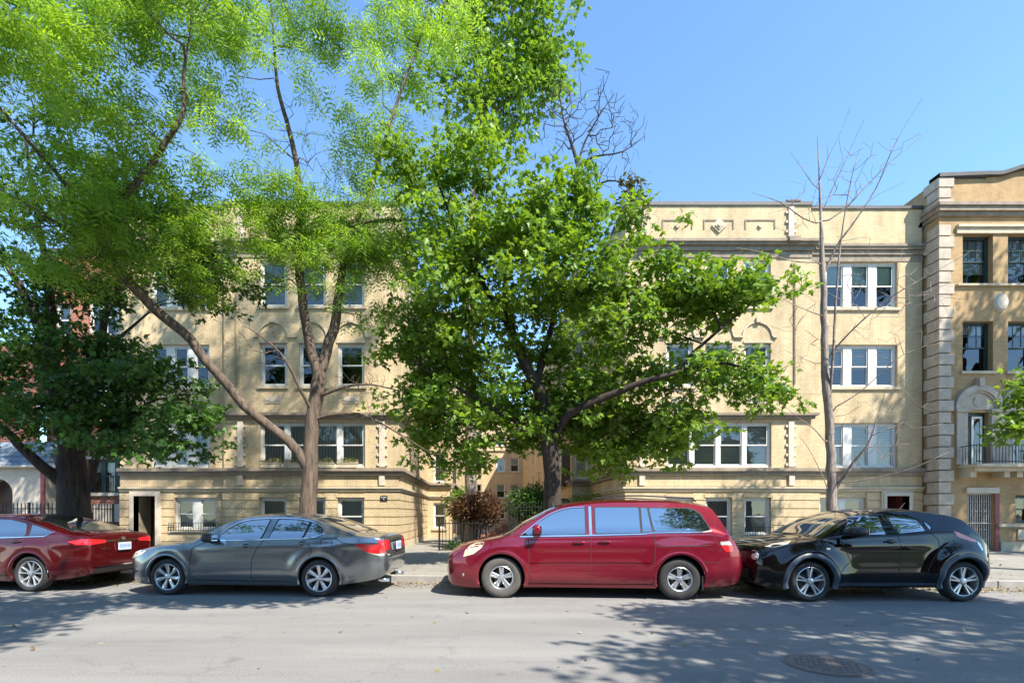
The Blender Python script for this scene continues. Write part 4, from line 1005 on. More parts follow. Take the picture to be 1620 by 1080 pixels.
# dark maple at left
tree('maple_tree', 'large dark maple tree with a thick black trunk behind the red sedan',
     [[(122, None, 13, .42), (120, 830, 13, .37), (117, 790, 13, .35), (114, 745, 13, .33), (112, 710, 13, .28), (100, 660, 13, .2), (86, 600, 13, .17), (80, 530, 13, .15), (78, 450, 13, .1), (60, 350, 13, .06), (40, 220, 12.8, .03)],
      [(116, 730, 13, .22), (132, 680, 13, .17), (146, 620, 13, .13), (158, 560, 13, .1), (168, 500, 13, .08), (190, 440, 13, .05), (215, 360, 13, .03)],
      [(84, 590, 13, .13), (62, 520, 12.8, .12), (35, 460, 12.6, .09), (0, 400, 12.4, .05)],
      [(108, 775, 13, .15), (86, 752, 12.8, .14), (55, 728, 12.6, .12), (28, 700, 12.4, .1), (0, 672, 12.2, .08), (-60, 620, 12, .04)],
      [(132, 790, 13, .08), (148, 745, 12.9, .07), (165, 700, 12.7, .05), (200, 660, 12.2, .035), (260, 630, 11.6, .025), (330, 655, 11.2, .012)],
      [(158, 560, 13, .05), (205, 520, 12.5, .035), (240, 490, 12.2, .02)]],
     [(60, 640, 12, 110, 55), (170, 620, 12, 105, 55), (250, 612, 11.5, 75, 45), (320, 655, 11, 45, 32), (200, 690, 12, 80, 30), (110, 680, 12, 80, 28, .6), (30, 555, 12, 60, 60), (150, 555, 12.3, 80, 32), (50, 430, 12.5, 75, 75, .9), (160, 450, 13, 60, 50, .7), (10, 330, 12.5, 70, 80),
      (290, 700, 11, 50, 24, .6), (350, 450, 12, 55, 45, 1.3), (270, 390, 12, 95, 45, 1.2), (390, 480, 12, 30, 26, .8), (200, 350, 12.3, 90, 60, .9), (120, 300, 12.8, 90, 60, .5), (40, 100, 13, 160, 120, .35, 2), (200, -40, 13, 200, 120, .5, 2.4), (-60, 500, 12, 60, 150, .4), (20, -160, 13, 160, 90, .6, 2.4)],
     'bark_dark', 'leaf_dark', MAPLE, 2100, 14, .14, cr=.30, seed=31, clump=(8, .42, .14))
# tall maple behind, in the courtyard mouth
tree('maple_tree', 'tall maple tree rising behind the centre maple, dark leaves against the sky at the top',
     [[(746, None, 20.8, .3), (746, 800, 20.8, .26), (744, 600, 20.8, .24), (743, 450, 20.8, .22), (745, 380, 20.8, .2), (750, 300, 20.8, .16), (765, 190, 20.8, .12), (780, 120, 20.8, .09), (805, 50, 20.8, .06), (820, -60, 20.6, .03)],
      [(765, 190, 20.8, .08), (750, 100, 20.5, .06), (735, 20, 20.2, .03)], [(763, 200, 20.8, .07), (800, 160, 20.5, .05), (850, 130, 20, .02)]],
     [(835, 50, 20, 60, 65), (800, 140, 20, 75, 65), (850, 110, 20, 40, 60), (790, 30, 20.5, 70, 60, .7), (720, 80, 20.5, 70, 80, .6), (700, 380, 20, 60, 70, .4), (830, -60, 20, 70, 60), (740, -60, 20, 90, 60), (800, 220, 20, 35, 40, .35), (735, 560, 20, 60, 90, .35)],
     'bark_grey', 'leaf_tall', MAPLE, 900, 11, .23, cr=.5, seed=41, step=.5, tip=.009, clump=(7, .7, .25))
# nearly dead tree
tree('dying_tree', 'nearly leafless tree with fine grey twigs against the sky right of the maple crown',
     [[(879, None, 15.6, .17), (880, 750, 15.6, .15), (893, 560, 15.6, .13), (914, 400, 15.6, .11), (917, 330, 15.6, .085), (915, 265, 15.6, .065), (906, 235, 15.6, .05), (892, 190, 15.4, .03), (885, 150, 15.3, .015)],
      [(915, 262, 15.6, .04), (940, 248, 15.4, .03), (985, 240, 15.2, .02), (1020, 215, 15, .008)], [(914, 262, 15.6, .04), (925, 225, 15.6, .03), (950, 180, 15.6, .018), (970, 150, 15.5, .008)],
      [(916, 320, 15.6, .04), (950, 290, 15.3, .03), (985, 290, 15.1, .02), (1015, 330, 15, .01)]],
     [(1000, 292, 15, 26, 20), (1010, 325, 15, 24, 22, .6), (985, 350, 15, 20, 20, .4)],
     'bark_twig', 'leaf_brown', OVAL, 34, 9, .17, cr=.3, bare=([(930, 190, 15.4, 80, 62), (885, 170, 15.4, 36, 40), (985, 215, 15.2, 45, 42, 1.4), (1000, 340, 15.1, 48, 52, 1.6), (1040, 370, 15, 26, 26, 1), (870, 240, 15.5, 30, 30, .5), (950, 275, 15.3, 60, 30, .6)], 620), seed=51, tip=.0085, step=.3)
# young bare tree behind the black car
tree('bare_tree', 'slender leafless tree with grey bark and long thin twigs behind the black hatchback',
     [[(1322, None, 11.3, 0.1326), (1319, 850, 11.3, 0.1131), (1316, 800, 11.3, 0.1092), (1317, 760, 11.3, 0.1053), (1313, 700, 11.3, 0.0897), (1311, 640, 11.3, 0.0858), (1305, 590, 11.3, 0.0819), (1304, 500, 11.3, 0.0702), (1301, 420, 11.3, 0.0585), (1299, 350, 11.3, 0.0300), (1297, 300, 11.3, 0.0210), (1295, 250, 11.3, 0.0120), (1293, 215, 11.3, 0.0048)],
      [(1320, 775, 11.3, 0.0546), (1338, 750, 11.1, 0.0330), (1348, 733, 11, 0.0300), (1372, 705, 10.8, 0.0210), (1385, 670, 10.7, 0.0120), (1400, 620, 10.6, 0.0048)],
      [(1313, 640, 11.3, 0.0300), (1318, 560, 11.1, 0.0270), (1322, 480, 11, 0.0228), (1328, 400, 10.9, 0.0180), (1338, 330, 10.8, 0.0132), (1350, 270, 10.7, 0.0084), (1364, 225, 10.6, 0.0040)],
      [(1304, 440, 11.3, 0.0300), (1320, 395, 11.2, 0.0240), (1345, 360, 11, 0.0192), (1385, 300, 10.8, 0.0132), (1410, 240, 10.6, 0.0084), (1440, 185, 10.5, 0.0042), (1460, 155, 10.4, 0.0040)],
      [(1299, 355, 11.3, 0.0180), (1330, 335, 11.2, 0.0150), (1375, 290, 11.2, 0.0096), (1410, 255, 11, 0.0060), (1470, 205, 11, 0.0040)],
      [(1299, 355, 11.3, 0.0180), (1270, 345, 11, 0.0150), (1235, 320, 10.8, 0.0108), (1190, 305, 10.6, 0.0040)],
      [(1301, 415, 11.3, 0.0180), (1255, 413, 11, 0.0132), (1210, 400, 10.8, 0.0084), (1165, 392, 10.6, 0.0040)],
      [(1297, 300, 11.3, 0.0120), (1285, 290, 11.3, 0.0090), (1268, 265, 11.2, 0.0060), (1250, 240, 11.2, 0.0040)],
      [(1296, 290, 11.3, 0.0120), (1310, 250, 11.2, 0.0078), (1330, 210, 11.2, 0.0048), (1345, 170, 11.1, 0.0040)],
      [(1298, 340, 11.3, 0.0132), (1330, 270, 11.2, 0.0084), (1355, 215, 11.1, 0.0048), (1367, 190, 11, 0.0040)],
      [(1305, 570, 11.3, 0.0210), (1350, 520, 10.9, 0.0156), (1410, 470, 10.5, 0.0108), (1470, 435, 10.3, 0.0060), (1540, 395, 10, 0.0040)],
      [(1310, 650, 11.3, 0.0180), (1360, 620, 11, 0.0120), (1430, 560, 10.7, 0.0072), (1500, 540, 10.5, 0.0040)],
      [(1318, 765, 11.3, 0.0120), (1360, 760, 10.7, 0.0108), (1410, 750, 10.3, 0.0096), (1450, 738, 10, 0.0060), (1500, 715, 9.8, 0.0040)],
      [(1314, 710, 11.3, 0.0150), (1290, 680, 11.1, 0.0120), (1262, 660, 11, 0.0060), (1240, 640, 10.8, 0.0040)],
      [(1304, 500, 11.3, 0.0150), (1275, 490, 11, 0.0108), (1235, 470, 10.8, 0.0048), (1215, 440, 10.7, 0.0040)],
      [(1316, 790, 11.3, 0.0120), (1300, 750, 11.2, 0.0090), (1280, 710, 11, 0.0060), (1265, 690, 11, 0.0040)]],
     [], 'bark_grey', 'leaf_brown', OVAL, 0, 0, .1, bare=([(1350, 480, 10.9, 110, 110), (1330, 280, 10.9, 80, 60), (1410, 255, 10.7, 50, 55, .8), (1400, 690, 10.6, 80, 70), (1250, 560, 10.9, 50, 90, .6), (1450, 480, 10.5, 60, 70, .6), (1270, 320, 11, 50, 50, .7)], 420), seed=61, tip=.004, step=.35, rexp=2.6)
# tree at the right edge and trees on the camera's side of the street
tree('maple_tree', 'maple tree at the right edge, only its leafy branch tips showing over the balcony',
     [[(1720, None, 11.2, .25), (1720, 800, 11.2, .2), (1715, 650, 11.2, .17), (1710, 500, 11.2, .13), (1720, 300, 11.2, .08), (1730, 100, 11, .03)], [(1715, 690, 11.2, .08), (1680, 670, 11, .05), (1640, 655, 10.8, .03), (1590, 670, 10.6, .012)], [(1712, 620, 11.2, .06), (1670, 590, 11, .03), (1620, 580, 10.8, .012)]],
     [(1612, 676, 10.8, 28, 20, 1.6), (1624, 615, 10.8, 14, 30, 1.4), (1710, 620, 11, 50, 80, 1), (1790, 450, 11.2, 90, 110, .8), (1840, 250, 11.2, 110, 110, .7), (1840, 60, 11.2, 110, 90, .7)],
     'bark_dark', 'leaf_tall', MAPLE, 620, 16, .15, cr=.42, seed=71)
def world_tree(name, label, x, y, h, rr, seed, dens=520, blobs=None, mat='leaf_dark'):
    """tree given in metres (stands outside the view; it shades the road and shows in the car windows)"""
    Yq = 10.0
    def q(px, py, pz, r_=None):       # metres -> the pseudo pixel form that tree() takes, valid for positive depth only
        return px, py, pz
    r_ = np.random.default_rng(seed); root = thing(name, (x, y, .1), label, 'tree', 'trees on the near side of the street')
    tr = MB(); tr.tube([(x, y, .05), (x + .1, y, h * .25), (x - .1, y + .1, h * .45), (x, y, h * .75)], [.3, .24, .2, .06], 10)
    for k in range(9):
        a = k * 2.4; z0 = h * (.3 + .045 * k); rr_ = rr * .8
        p0 = Vector((x, y, z0)); p2 = Vector((x + rr_ * math.cos(a), y + rr_ * math.sin(a), z0 + h * .25)); p1 = p0.lerp(p2, .5) + Vector((0, 0, -.3))
        tr.tube([p0, p1, p2], [.1, .07, .02], 6)
    tr.build('trunk', M['bark_dark'], root, smooth=True)
    bl_ = blobs or [(x, y, h * .68, rr, rr, h * .32)]
    P = []
    for (bx, by, bz, ax, ay, az) in bl_:
        m = dens // len(bl_); d = unit(r_.normal(size=(m, 3))) * (r_.random(m) ** .4)[:, None]; P.append(np.array([bx, by, bz]) + d * np.array([ax, ay, az]))
    P = np.concatenate(P); cnt = 16; ids = np.repeat(np.arange(len(P)), cnt); nl = len(ids)
    off = unit(r_.normal(size=(nl, 3))) * (r_.random(nl) ** .5)[:, None] * .45
    nr = unit(r_.normal(size=(nl, 3)) * .5 + np.array([0, 0, .8])); ou = unit(off); up = unit(ou - nr * (ou * nr).sum(1)[:, None])
    leaf_mesh('crown', P[ids] + off, nr, up, r_.uniform(.13, .2, nl), MAPLE, M[mat], root)
world_tree('street_tree', 'street tree beside the camera to the right, outside the photo, shading the road', 9.8, -3.2, 12, 4.6, 81, 1000,
           [(9.8, -3.0, 8.6, 4.6, 3.8, 3.0), (7.4, -.2, 7.6, 2.4, 1.8, 1.0), (12.5, 1.0, 9, 2.6, 2.4, 1.6), (8.4, 2.2, 8.2, 2.0, 1.1, .6), (11.4, 3.2, 8.6, 2.0, 1.2, .8)])
world_tree('street_tree', 'street tree behind the camera to the left, shading the left of the road', -4.5, -3.2, 17, 3.6, 82, 1700,
           [(-3.4, 2.6, 8.6, 2.3, 1.4, .9), (.2, 3.6, 8.8, 2.2, .7, .5), (-4.8, .4, 8.4, 1.6, 1.5, .9), (-2.6, .6, 8.4, 1.8, 1.5, 1.0), (-7, -3.4, 14.2, 4.6, 2.8, 4.0), (-6.5, -3.4, 11, 4.2, 2.4, 2.2), (-5.5, -2.6, 8.6, 3.6, 2.4, 2.4), (-8.5, -2.5, 8.6, 3.2, 2.4, 2.6)])
world_tree('street_tree', 'street tree far behind the camera at right, outside the photo', 16, -6, 17, 5.5, 83, 800)
world_tree('street_tree', 'street tree far behind the camera at left, outside the photo', -16, -8, 13, 5, 84, 420)
world_tree('street_tree', 'street tree across the far pavement behind the camera, outside the photo', -2, -19, 9, 4.5, 85, 420)

def opposite_row():
    Y = -27.0; root = thing('apartment_building', (0, Y, .1), 'brick apartment row across the street behind the camera, outside the photo', 'apartment building')
    f = lambda u, d, z: (-u, Y - d, z); ops = []
    for i in range(-10, 11):
        for z in (1.2, 4.3, 7.4): ops.append((i * 3.0 - .7, i * 3.0 + .7, z, z + 1.7))
    b = MB(); wall(b, f, -33, 33, .1, 10.6, ops); b.build('wall', M['brick_red'], root)
    b = MB(); b.box(-33, 33, Y - 12, Y - .3, .1, 10.3); b.build('core', M['room'], root)
    b = MB(); mbox(b, f, -33.1, 33.1, -.2, .3, 10.6, 10.9); b.build('coping', M['stone'], root)
opposite_row()

world_tree('street_tree', 'tall street tree beyond the right edge of the photo, shading the tan building', 24.5, 10.2, 19, 5, 86, 900,
           [(22.8, 10.4, 16.5, 2.6, 2.4, 2.6), (25, 10.5, 18.5, 3.6, 2.6, 2.6), (21.3, 10.8, 14.5, 1.5, 2.0, 1.2), (26, 10, 14, 3, 2.6, 3)])

# red-leaved shrub and bushes in the courtyard
def shrub(name, label, cx, cy, cz, r, stems, mat, n, size, seed, shape=OVAL, flat=.62, cat='shrub'):
    r_ = np.random.default_rng(seed); root = thing(name, (cx, cy, G0), label, cat)
    b = MB()
    for k in range(stems):
        a = k * 2.2; q = [(cx + .06 * math.cos(a), cy + .06 * math.sin(a), G0), (cx + .15 * math.cos(a) * r, cy + .1 * math.sin(a), cz - r * .5), (cx + .6 * r * math.cos(a), cy + .6 * r * math.sin(a), cz)]
        b.tube(q, [.035, .025, .01], 6)
        for j in range(5):
            e = Vector(q[2]) + Vector(r_.normal(0, .35 * r, 3)); b.tube([q[1], (Vector(q[1]) + e) / 2 + Vector((0, 0, .1)), e], [.018, .012, .004], 4)
    b.build('stems', M['bark_dark'], root, smooth=True)
    d = unit(r_.normal(size=(n, 3))) * (r_.random(n) ** .38)[:, None]; P = np.array([cx, cy, cz]) + d * np.array([r, r * .9, r * flat]) * (1 + .12 * np.sin(5 * d[:, :1]) + .1 * r_.normal(size=(n, 1)))
    nr = unit(r_.normal(size=(n, 3)) * .6 + np.array([0, -.1, .7])); ou = unit(d + np.array([0, 0, -.5]) + r_.normal(size=(n, 3)) * .3); up = unit(ou - nr * (ou * nr).sum(1)[:, None])
    leaf_mesh('foliage', P, nr, up, r_.uniform(.7, 1.2, n) * size, shape, M[mat], root)
shrub('red_maple_shrub', 'round rusty red leaved ornamental maple behind the low iron fence', -.36, 19.6, 1.62, 1.0, 3, 'leaf_red', 5200, .11, 91, flat=.68)
shrub('bush', 'dark green bush beside the centre maple trunk behind the tall fence', 1.95, 22.5, 1.9, .95, 4, 'leaf_dark', 5000, .13, 92, shape=OVAL, flat=.9)
shrub('bush', 'light green bush against the yellow corner left of the red shrub', -1.15, 23.5, 1.9, .8, 4, 'leaf_tall', 2200, .13, 93, flat=1.0)
shrub('bush', 'small dark bush at the corner of the cream building behind the minivan roof', 4.3, 22.6, 1.5, 1.0, 3, 'leaf_tall', 2500, .12, 94, flat=.9)
# ------------------------------------------------------------------ cars
def paint(name, col, metal=.55, rough=.32, sp0=.5):
    m, t, p = newmat(name); p.inputs['Base Color'].default_value = (*col, 1); p.inputs['Metallic'].default_value = metal; p.inputs['Roughness'].default_value = rough; p.inputs['Specular IOR Level'].default_value = sp0
    p.inputs['Coat Weight'].default_value = 1.0; p.inputs['Coat Roughness'].default_value = .02; p.inputs['Coat IOR'].default_value = 1.5
    tc = N(t, 'ShaderNodeTexCoord'); n = N(t, 'ShaderNodeTexNoise'); n.inputs['Scale'].default_value = 2.5; n.inputs['Detail'].default_value = 8
    t.links.new(tc.outputs['Object'], n.inputs[0]); mr = N(t, 'ShaderNodeMapRange'); mr.inputs[1].default_value = .4; mr.inputs[2].default_value = .75
    mr.inputs[3].default_value = .005; mr.inputs[4].default_value = .05; t.links.new(n.outputs[0], mr.inputs[0]); t.links.new(mr.outputs[0], p.inputs['Coat Roughness'])
    # a film of road dust towards the sills
    sp = N(t, 'ShaderNodeSeparateXYZ'); t.links.new(tc.outputs['Object'], sp.inputs[0])
    d = N(t, 'ShaderNodeMapRange'); d.inputs[1].default_value = .62; d.inputs[2].default_value = .15; d.inputs[3].default_value = 0; d.inputs[4].default_value = .1
    t.links.new(sp.outputs[2], d.inputs[0]); mu = N(t, 'ShaderNodeMath', operation='MULTIPLY'); t.links.new(d.outputs[0], mu.inputs[0]); t.links.new(n.outputs[0], mu.inputs[1])
    du = N(t, 'ShaderNodeBsdfDiffuse'); du.inputs[0].default_value = (.2, .17, .14, 1); ms = N(t, 'ShaderNodeMixShader')
    t.links.new(mu.outputs[0], ms.inputs[0]); t.links.new(p.outputs[0], ms.inputs[1]); t.links.new(du.outputs[0], ms.inputs[2]); t.links.new(ms.outputs[0], t.nodes['Material Output'].inputs[0])
    return m
M['p_red'] = paint('cherry_red_paint', (.11, .003, .006), .6, .22); M['p_van'] = paint('red_paint', (.22, .006, .02), .5, .25)
M['p_grey'] = paint('grey_paint', (.21, .22, .23), .8, .2); M['p_black'] = paint('black_paint', (.003, .0025, .003), .0, .5, .0)
M['cglass'] = simple('car_glass', (.012, .015, .016), .02, spec=1.0, coat=1.0)
M['cglass'].node_tree.nodes['Principled BSDF'].inputs['IOR'].default_value = 2.5
M['rubber'] = simple('black_rubber', (.013, .013, .013), .7)
M['tyre'] = simple('tyre_rubber', (.028, .026, .025), .82, noise=.3, nscale=6)
M['tyre_dusty'] = simple('dusty_tyre', (.085, .075, .066), .9, noise=.25, nscale=7)
M['alloy'] = simple('alloy', (.62, .62, .62), .28, .85)
M['alloy_dark'] = simple('brake_metal', (.05, .05, .05), .5, .5)
M['chrome'] = simple('chrome', (.75, .75, .75), .08, 1.0)
M['plastic'] = simple('black_plastic', (.02, .02, .022), .45)
M['flare'] = simple('flare_plastic', (.055, .07, .09), .4)
M['lens_red'] = simple('red_lens', (.55, .015, .02), .12, coat=1.0)
M['lens_clear'] = simple('clear_lens', (.55, .53, .47), .12, .3, coat=1.0)
M['lens_hazy'] = simple('hazy_lens', (.60, .54, .38), .3, .0, coat=.6)
M['plate'] = simple('plate', (.45, .52, .6), .5)
M['plate_ink'] = simple('plate_ink', (.2, .27, .42), .5)
M['dark_well'] = simple('wheel_well', (.006, .006, .006), .9)
def pch(keys):
    """monotone cubic through (x, y) keys"""
    x = np.array([k[0] for k in keys], float); y = np.array([k[1] for k in keys], float); h = np.diff(x); d = np.diff(y) / h; m = np.zeros(len(x))
    for i in range(1, len(x) - 1):
        if d[i - 1] * d[i] > 0: w1 = 2 * h[i] + h[i - 1]; w2 = h[i] + 2 * h[i - 1]; m[i] = (w1 + w2) / (w1 / d[i - 1] + w2 / d[i])
    m[0] = d[0]; m[-1] = d[-1]
    def f(t):
        t = min(max(t, x[0]), x[-1]); i = min(int(np.searchsorted(x, t, side='right')) - 1, len(x) - 2); s = (t - x[i]) / h[i]
        return (y[i] * (1 + 2 * s) * (1 - s) ** 2 + m[i] * h[i] * s * (1 - s) ** 2 + y[i + 1] * s * s * (3 - 2 * s) + m[i + 1] * h[i] * s * s * (s - 1))
    return f
def car_shell(S):
    L = S['L']; zt = pch(S['top']); zb = pch(S['bot']); hw = pch(S['half']); zs = pch(S['belt']); roof = max(k[1] for k in S['top']); tum = S.get('tumble', .2)
    n = 110; t = np.linspace(0, 1, n); xs = L * (.45 * t + .55 * (.5 - .5 * np.cos(np.pi * t))); rings = []
    wheels = S['wheels']; wr = S['wr']
    for x in xs:
        T, B, W_, Z = zt(x), zb(x), hw(x), zs(x); drop = min(S.get('crown', .06), (T - B) * .2); ze = T - drop; zl = min(Z, ze - .02); pts = []
        zl = max(zl, B + .05)
        def yl(z):
            y = W_
            q = (z - B) / .28
            if q < 1: y *= 1 - .11 * (1 - q) ** 2
            up = max(0, (z - .55) / max(.2, Z - .55)); y -= .035 * up ** 2 * W_
            for xw in wheels:                       # haunches over the wheels
                d = math.hypot(x - xw, (z - wr - .02)); y += S.get('haunch', .02) * math.exp(-((d - wr - .13) / .13) ** 2) if d > wr else 0
            for (x0, z0, x1, z1, a, s_) in S.get('lines', []):   # character lines
                if x0 - .3 < x < x1 + .3:
                    zz = z0 + (z1 - z0) * (x - x0) / (x1 - x0); fade = min(1, max(0, (x - x0 + .3) / .3), max(0, (x1 + .3 - x) / .3))
                    y += a * fade * math.exp(-abs(z - zz) / s_)
            return y
        for k in range(18):
            z = B + (zl - B) * (k / 17) ** 1.0; pts.append((yl(z), z))
        yb = pts[-1][0]
        for k in range(1, 10):
            q = k / 9; z = zl + (ze - zl) * q; s_ = (z - zl) / max(.01, roof - Z)
            sh = .022 * min(1, q * 6); pts.append((yb - sh - tum * max(0, s_) ** 1.12, z))
        ye = pts[-1][0]
        for k in range(1, 13):
            q = 1 - (k / 12) ** 1.6 if k < 12 else 0; q = math.cos(k / 12 * math.pi / 2) ** .75 if k < 12 else 0
            pts.append((ye * q, T - drop * q ** 3.6))
        low = [(pts[0][0] * q, B) for q in (0, .5, .93)]
        half = low + pts; ring = [(x, -y, z) for y, z in half] + [(x, y, z) for y, z in half[1:-1][::-1]]; rings.append(ring)
    m = len(rings[0]); V = [p for r_ in rings for p in r_]; Fc = []
    for i in range(n - 1):
        for k in range(m): Fc.append((i * m + k, (i + 1) * m + k, (i + 1) * m + (k + 1) % m, i * m + (k + 1) % m))
    bm = bmesh.new(); vs_ = [bm.verts.new(p) for p in V]
    for f_ in Fc: bm.faces.new([vs_[i] for i in f_])
    for e_, rev in ((0, True), (n - 1, False)):        # end caps as fans with a centre point
        c = bm.verts.new((rings[e_][0][0] + (-.012 if rev else .012), 0, sum(p[2] for p in rings[e_]) / m))
        for k in range(m):
            a, b_ = vs_[e_ * m + k], vs_[e_ * m + (k + 1) % m]
            bm.faces.new([a, b_, c] if rev else [b_, a, c])
    bmesh.ops.recalc_face_normals(bm, faces=bm.faces[:])
    return bm
def make_car(kind_name, loc, label, S):
    root = thing(kind_name, loc, label, 'car', 'cars parked along the kerb', rz=S.get('rz', AL))
    bm = car_shell(S)
    bvh = BVHTree.FromBMesh(bm)
    me = bpy.data.meshes.new('tmp'); bm.to_mesh(me); bm.free(); me.materials.append(M[S['paint']]); me.shade_smooth()
    tmp = bpy.data.objects.new('tmp', me); C.objects.link(tmp)
    cut = bmesh.new()
    for xw in S['wheels']:
        for s_ in (-1, 1):
            r_ = S['wr'] + S.get('gap', .055)
            mt = Matrix.Translation((xw, s_ * 1.0, S['wr'] + .015)) @ Matrix.Rotation(math.pi / 2, 4, 'X')
            bmesh.ops.create_cone(cut, cap_ends=True, segments=56, radius1=r_, radius2=r_, depth=1.0, matrix=mt)
    cm = bpy.data.meshes.new('cut'); cut.to_mesh(cm); cut.free(); cm.materials.append(M['dark_well']); co = bpy.data.objects.new('cut', cm); C.objects.link(co)
    md = tmp.modifiers.new('b', 'BOOLEAN'); md.operation = 'DIFFERENCE'; md.solver = 'EXACT'; md.object = co
    try: md.material_mode = 'TRANSFER'
    except Exception: pass
    dg = bpy.context.evaluated_depsgraph_get(); dg.update(); me2 = bpy.data.meshes.new_from_object(tmp.evaluated_get(dg))
    bpy.data.objects.remove(tmp); bpy.data.objects.remove(co)
    me2.name = 'body'; me2.set_sharp_from_angle(angle=R(38)); body = bpy.data.objects.new('body', me2); C.objects.link(body); body.parent = root
    # ---- surface panels
    ax = {'-y': (Vector((0, 1, 0)), lambda u, v: Vector((u, -3, v))), '+y': (Vector((0, -1, 0)), lambda u, v: Vector((u, 3, v))),
          'z': (Vector((0, 0, -1)), lambda u, v: Vector((u, v, 4))), '+x': (Vector((-1, 0, 0)), lambda u, v: Vector((9, u, v))), '-x': (Vector((1, 0, 0)), lambda u, v: Vector((-4, u, v)))}
    def panel(name, poly, mat, d='-y', off=.004, g=.05, parent=body, rnd=0.0, zmin=None):
        if rnd: poly = round_poly(poly, rnd)
        b = bmesh.new(); vs_ = [b.verts.new((p[0], p[1], 0)) for p in poly]
        try: b.faces.new(vs_)
        except ValueError: b.free(); return None
        us = [p[0] for p in poly]; vv = [p[1] for p in poly]
        for k in range(1, int((max(us) - min(us)) / g) + 1): bmesh.ops.bisect_plane(b, geom=b.verts[:] + b.edges[:] + b.faces[:], plane_co=(min(us) + k * g, 0, 0), plane_no=(1, 0, 0))
        for k in range(1, int((max(vv) - min(vv)) / g) + 1): bmesh.ops.bisect_plane(b, geom=b.verts[:] + b.edges[:] + b.faces[:], plane_co=(0, min(vv) + k * g, 0), plane_no=(0, 1, 0))
        dr, of = ax[d]
        for v in b.verts:
            o = of(v.co.x, v.co.y); h = bvh.ray_cast(o, dr)
            if h[0] is None: h = bvh.find_nearest(o + dr * (3 - .85)); 
            nn = h[1]; nn = nn if nn.dot(dr) < 0 else -nn
            v.co = h[0] + nn * off
        # a skirt gives the piece real thickness
        bd = [e for e in b.edges if e.is_boundary]
        if bd:
            ex = bmesh.ops.extrude_edge_only(b, edges=bd)
            for v in [q for q in ex['geom'] if isinstance(q, bmesh.types.BMVert)]: v.co = v.co + dr * (off + .006)
        bmesh.ops.recalc_face_normals(b, faces=b.faces[:])
        m_ = bpy.data.meshes.new(name); b.to_mesh(m_); b.free(); m_.materials.append(M[mat]); m_.shade_smooth(); m_.set_sharp_from_angle(angle=R(35))
        o = bpy.data.objects.new(name, m_); C.objects.link(o); o.parent = parent; return o
    def round_poly(P, r_):
        out = []; n = len(P)
        for i in range(n):
            p = Vector(P[i]); a = Vector(P[i - 1]) - p; c = Vector(P[(i + 1) % n]) - p; rr = min(r_, a.length * .45, c.length * .45)
            q0 = p + a.normalized() * rr; q1 = p + c.normalized() * rr
            for t in (0, .25, .5, .75, 1): out.append(tuple(q0 * (1 - t) ** 2 + p * 2 * t * (1 - t) + q1 * t * t))
        return out
    def strip(name, line, wd, mat, d='-y', off=.003, g=.06, parent=body):
        L_ = [Vector(p) for p in line]; lf = []; rt = []
        for i, p in enumerate(L_):
            t = (L_[min(i + 1, len(L_) - 1)] - L_[max(i - 1, 0)]).normalized(); nrm = Vector((-t.y, t.x)) * wd / 2; lf.append(tuple(p + nrm)); rt.append(tuple(p - nrm))
        return panel(name, lf + rt[::-1], mat, d, off, g, parent)
    def both(fn, *a, **k):
        for d in ('-y', '+y'): fn(*a, d=d, **k)
    def ellipsoid(name, c, r3, mat, p=2.6, parent=body, rot=None, n=18):
        b = MB(); V = []; Fc = []
        for i in range(n + 1):
            th = -math.pi / 2 + math.pi * i / n
            for j in range(n * 2):
                ph = math.pi * j / n; sg = lambda q, e: math.copysign(abs(q) ** e, q); e = 2 / p
                V.append((r3[0] * sg(math.cos(th), e) * sg(math.cos(ph), e), r3[1] * sg(math.cos(th), e) * sg(math.sin(ph), e), r3[2] * sg(math.sin(th), e)))
        if rot is not None: V = [tuple(rot @ Vector(v)) for v in V]
        V = [(v[0] + c[0], v[1] + c[1], v[2] + c[2]) for v in V]
        for i in range(n):
            for j in range(n * 2): Fc.append((i * 2 * n + j, i * 2 * n + (j + 1) % (2 * n), (i + 1) * 2 * n + (j + 1) % (2 * n), (i + 1) * 2 * n + j))
        b.add(V, Fc); return b.build(name, M[mat], parent, smooth=True, local=True)
    def surf(x, z, s_=-1):
        h = bvh.ray_cast(Vector((x, s_ * 3, z)), Vector((0, -s_, 0))); return h[0].y if h[0] else s_ * .8
    # windows
    for nm, poly, rr in S['windows']:
        cx = sum(p[0] for p in poly) / len(poly); cz = sum(p[1] for p in poly) / len(poly)
        big = [(cx + (p[0] - cx) * 1.0 + math.copysign(.022, p[0] - cx), p[1] + math.copysign(.016, p[1] - cz)) for p in poly]
        for d in ('-y', '+y'):
            w_ = panel('window_frame', big, 'rubber', d, .003, rnd=rr + .01); panel(nm, poly, 'cglass', d, .007, parent=w_, rnd=rr)
    for poly, nm in S['glass_top']: panel(nm + '_seal', [(p[0] + .0, p[1] * 1.035) for p in poly], 'rubber', 'z', .003, .06, rnd=.06); panel(nm, poly, 'cglass', 'z', .006, .06, rnd=.05)
    for line, wd in S.get('chrome', []): both(strip, 'chrome_trim', line, wd, 'chrome', off=.010)
    for i, line in enumerate(S['seams']): both(strip, 'door_seam', line, .011, 'rubber', off=.0015)
    for nm, poly, mat, d, rr in S.get('panels', []):
        if d == 'y': both(panel, nm, poly, mat, off=.006, rnd=rr)
        else: panel(nm, poly, mat, d, .006, .04, rnd=rr)
    for line, wd, nm, mat in S.get('strips', []): both(strip, nm, line, wd, mat, off=.012)
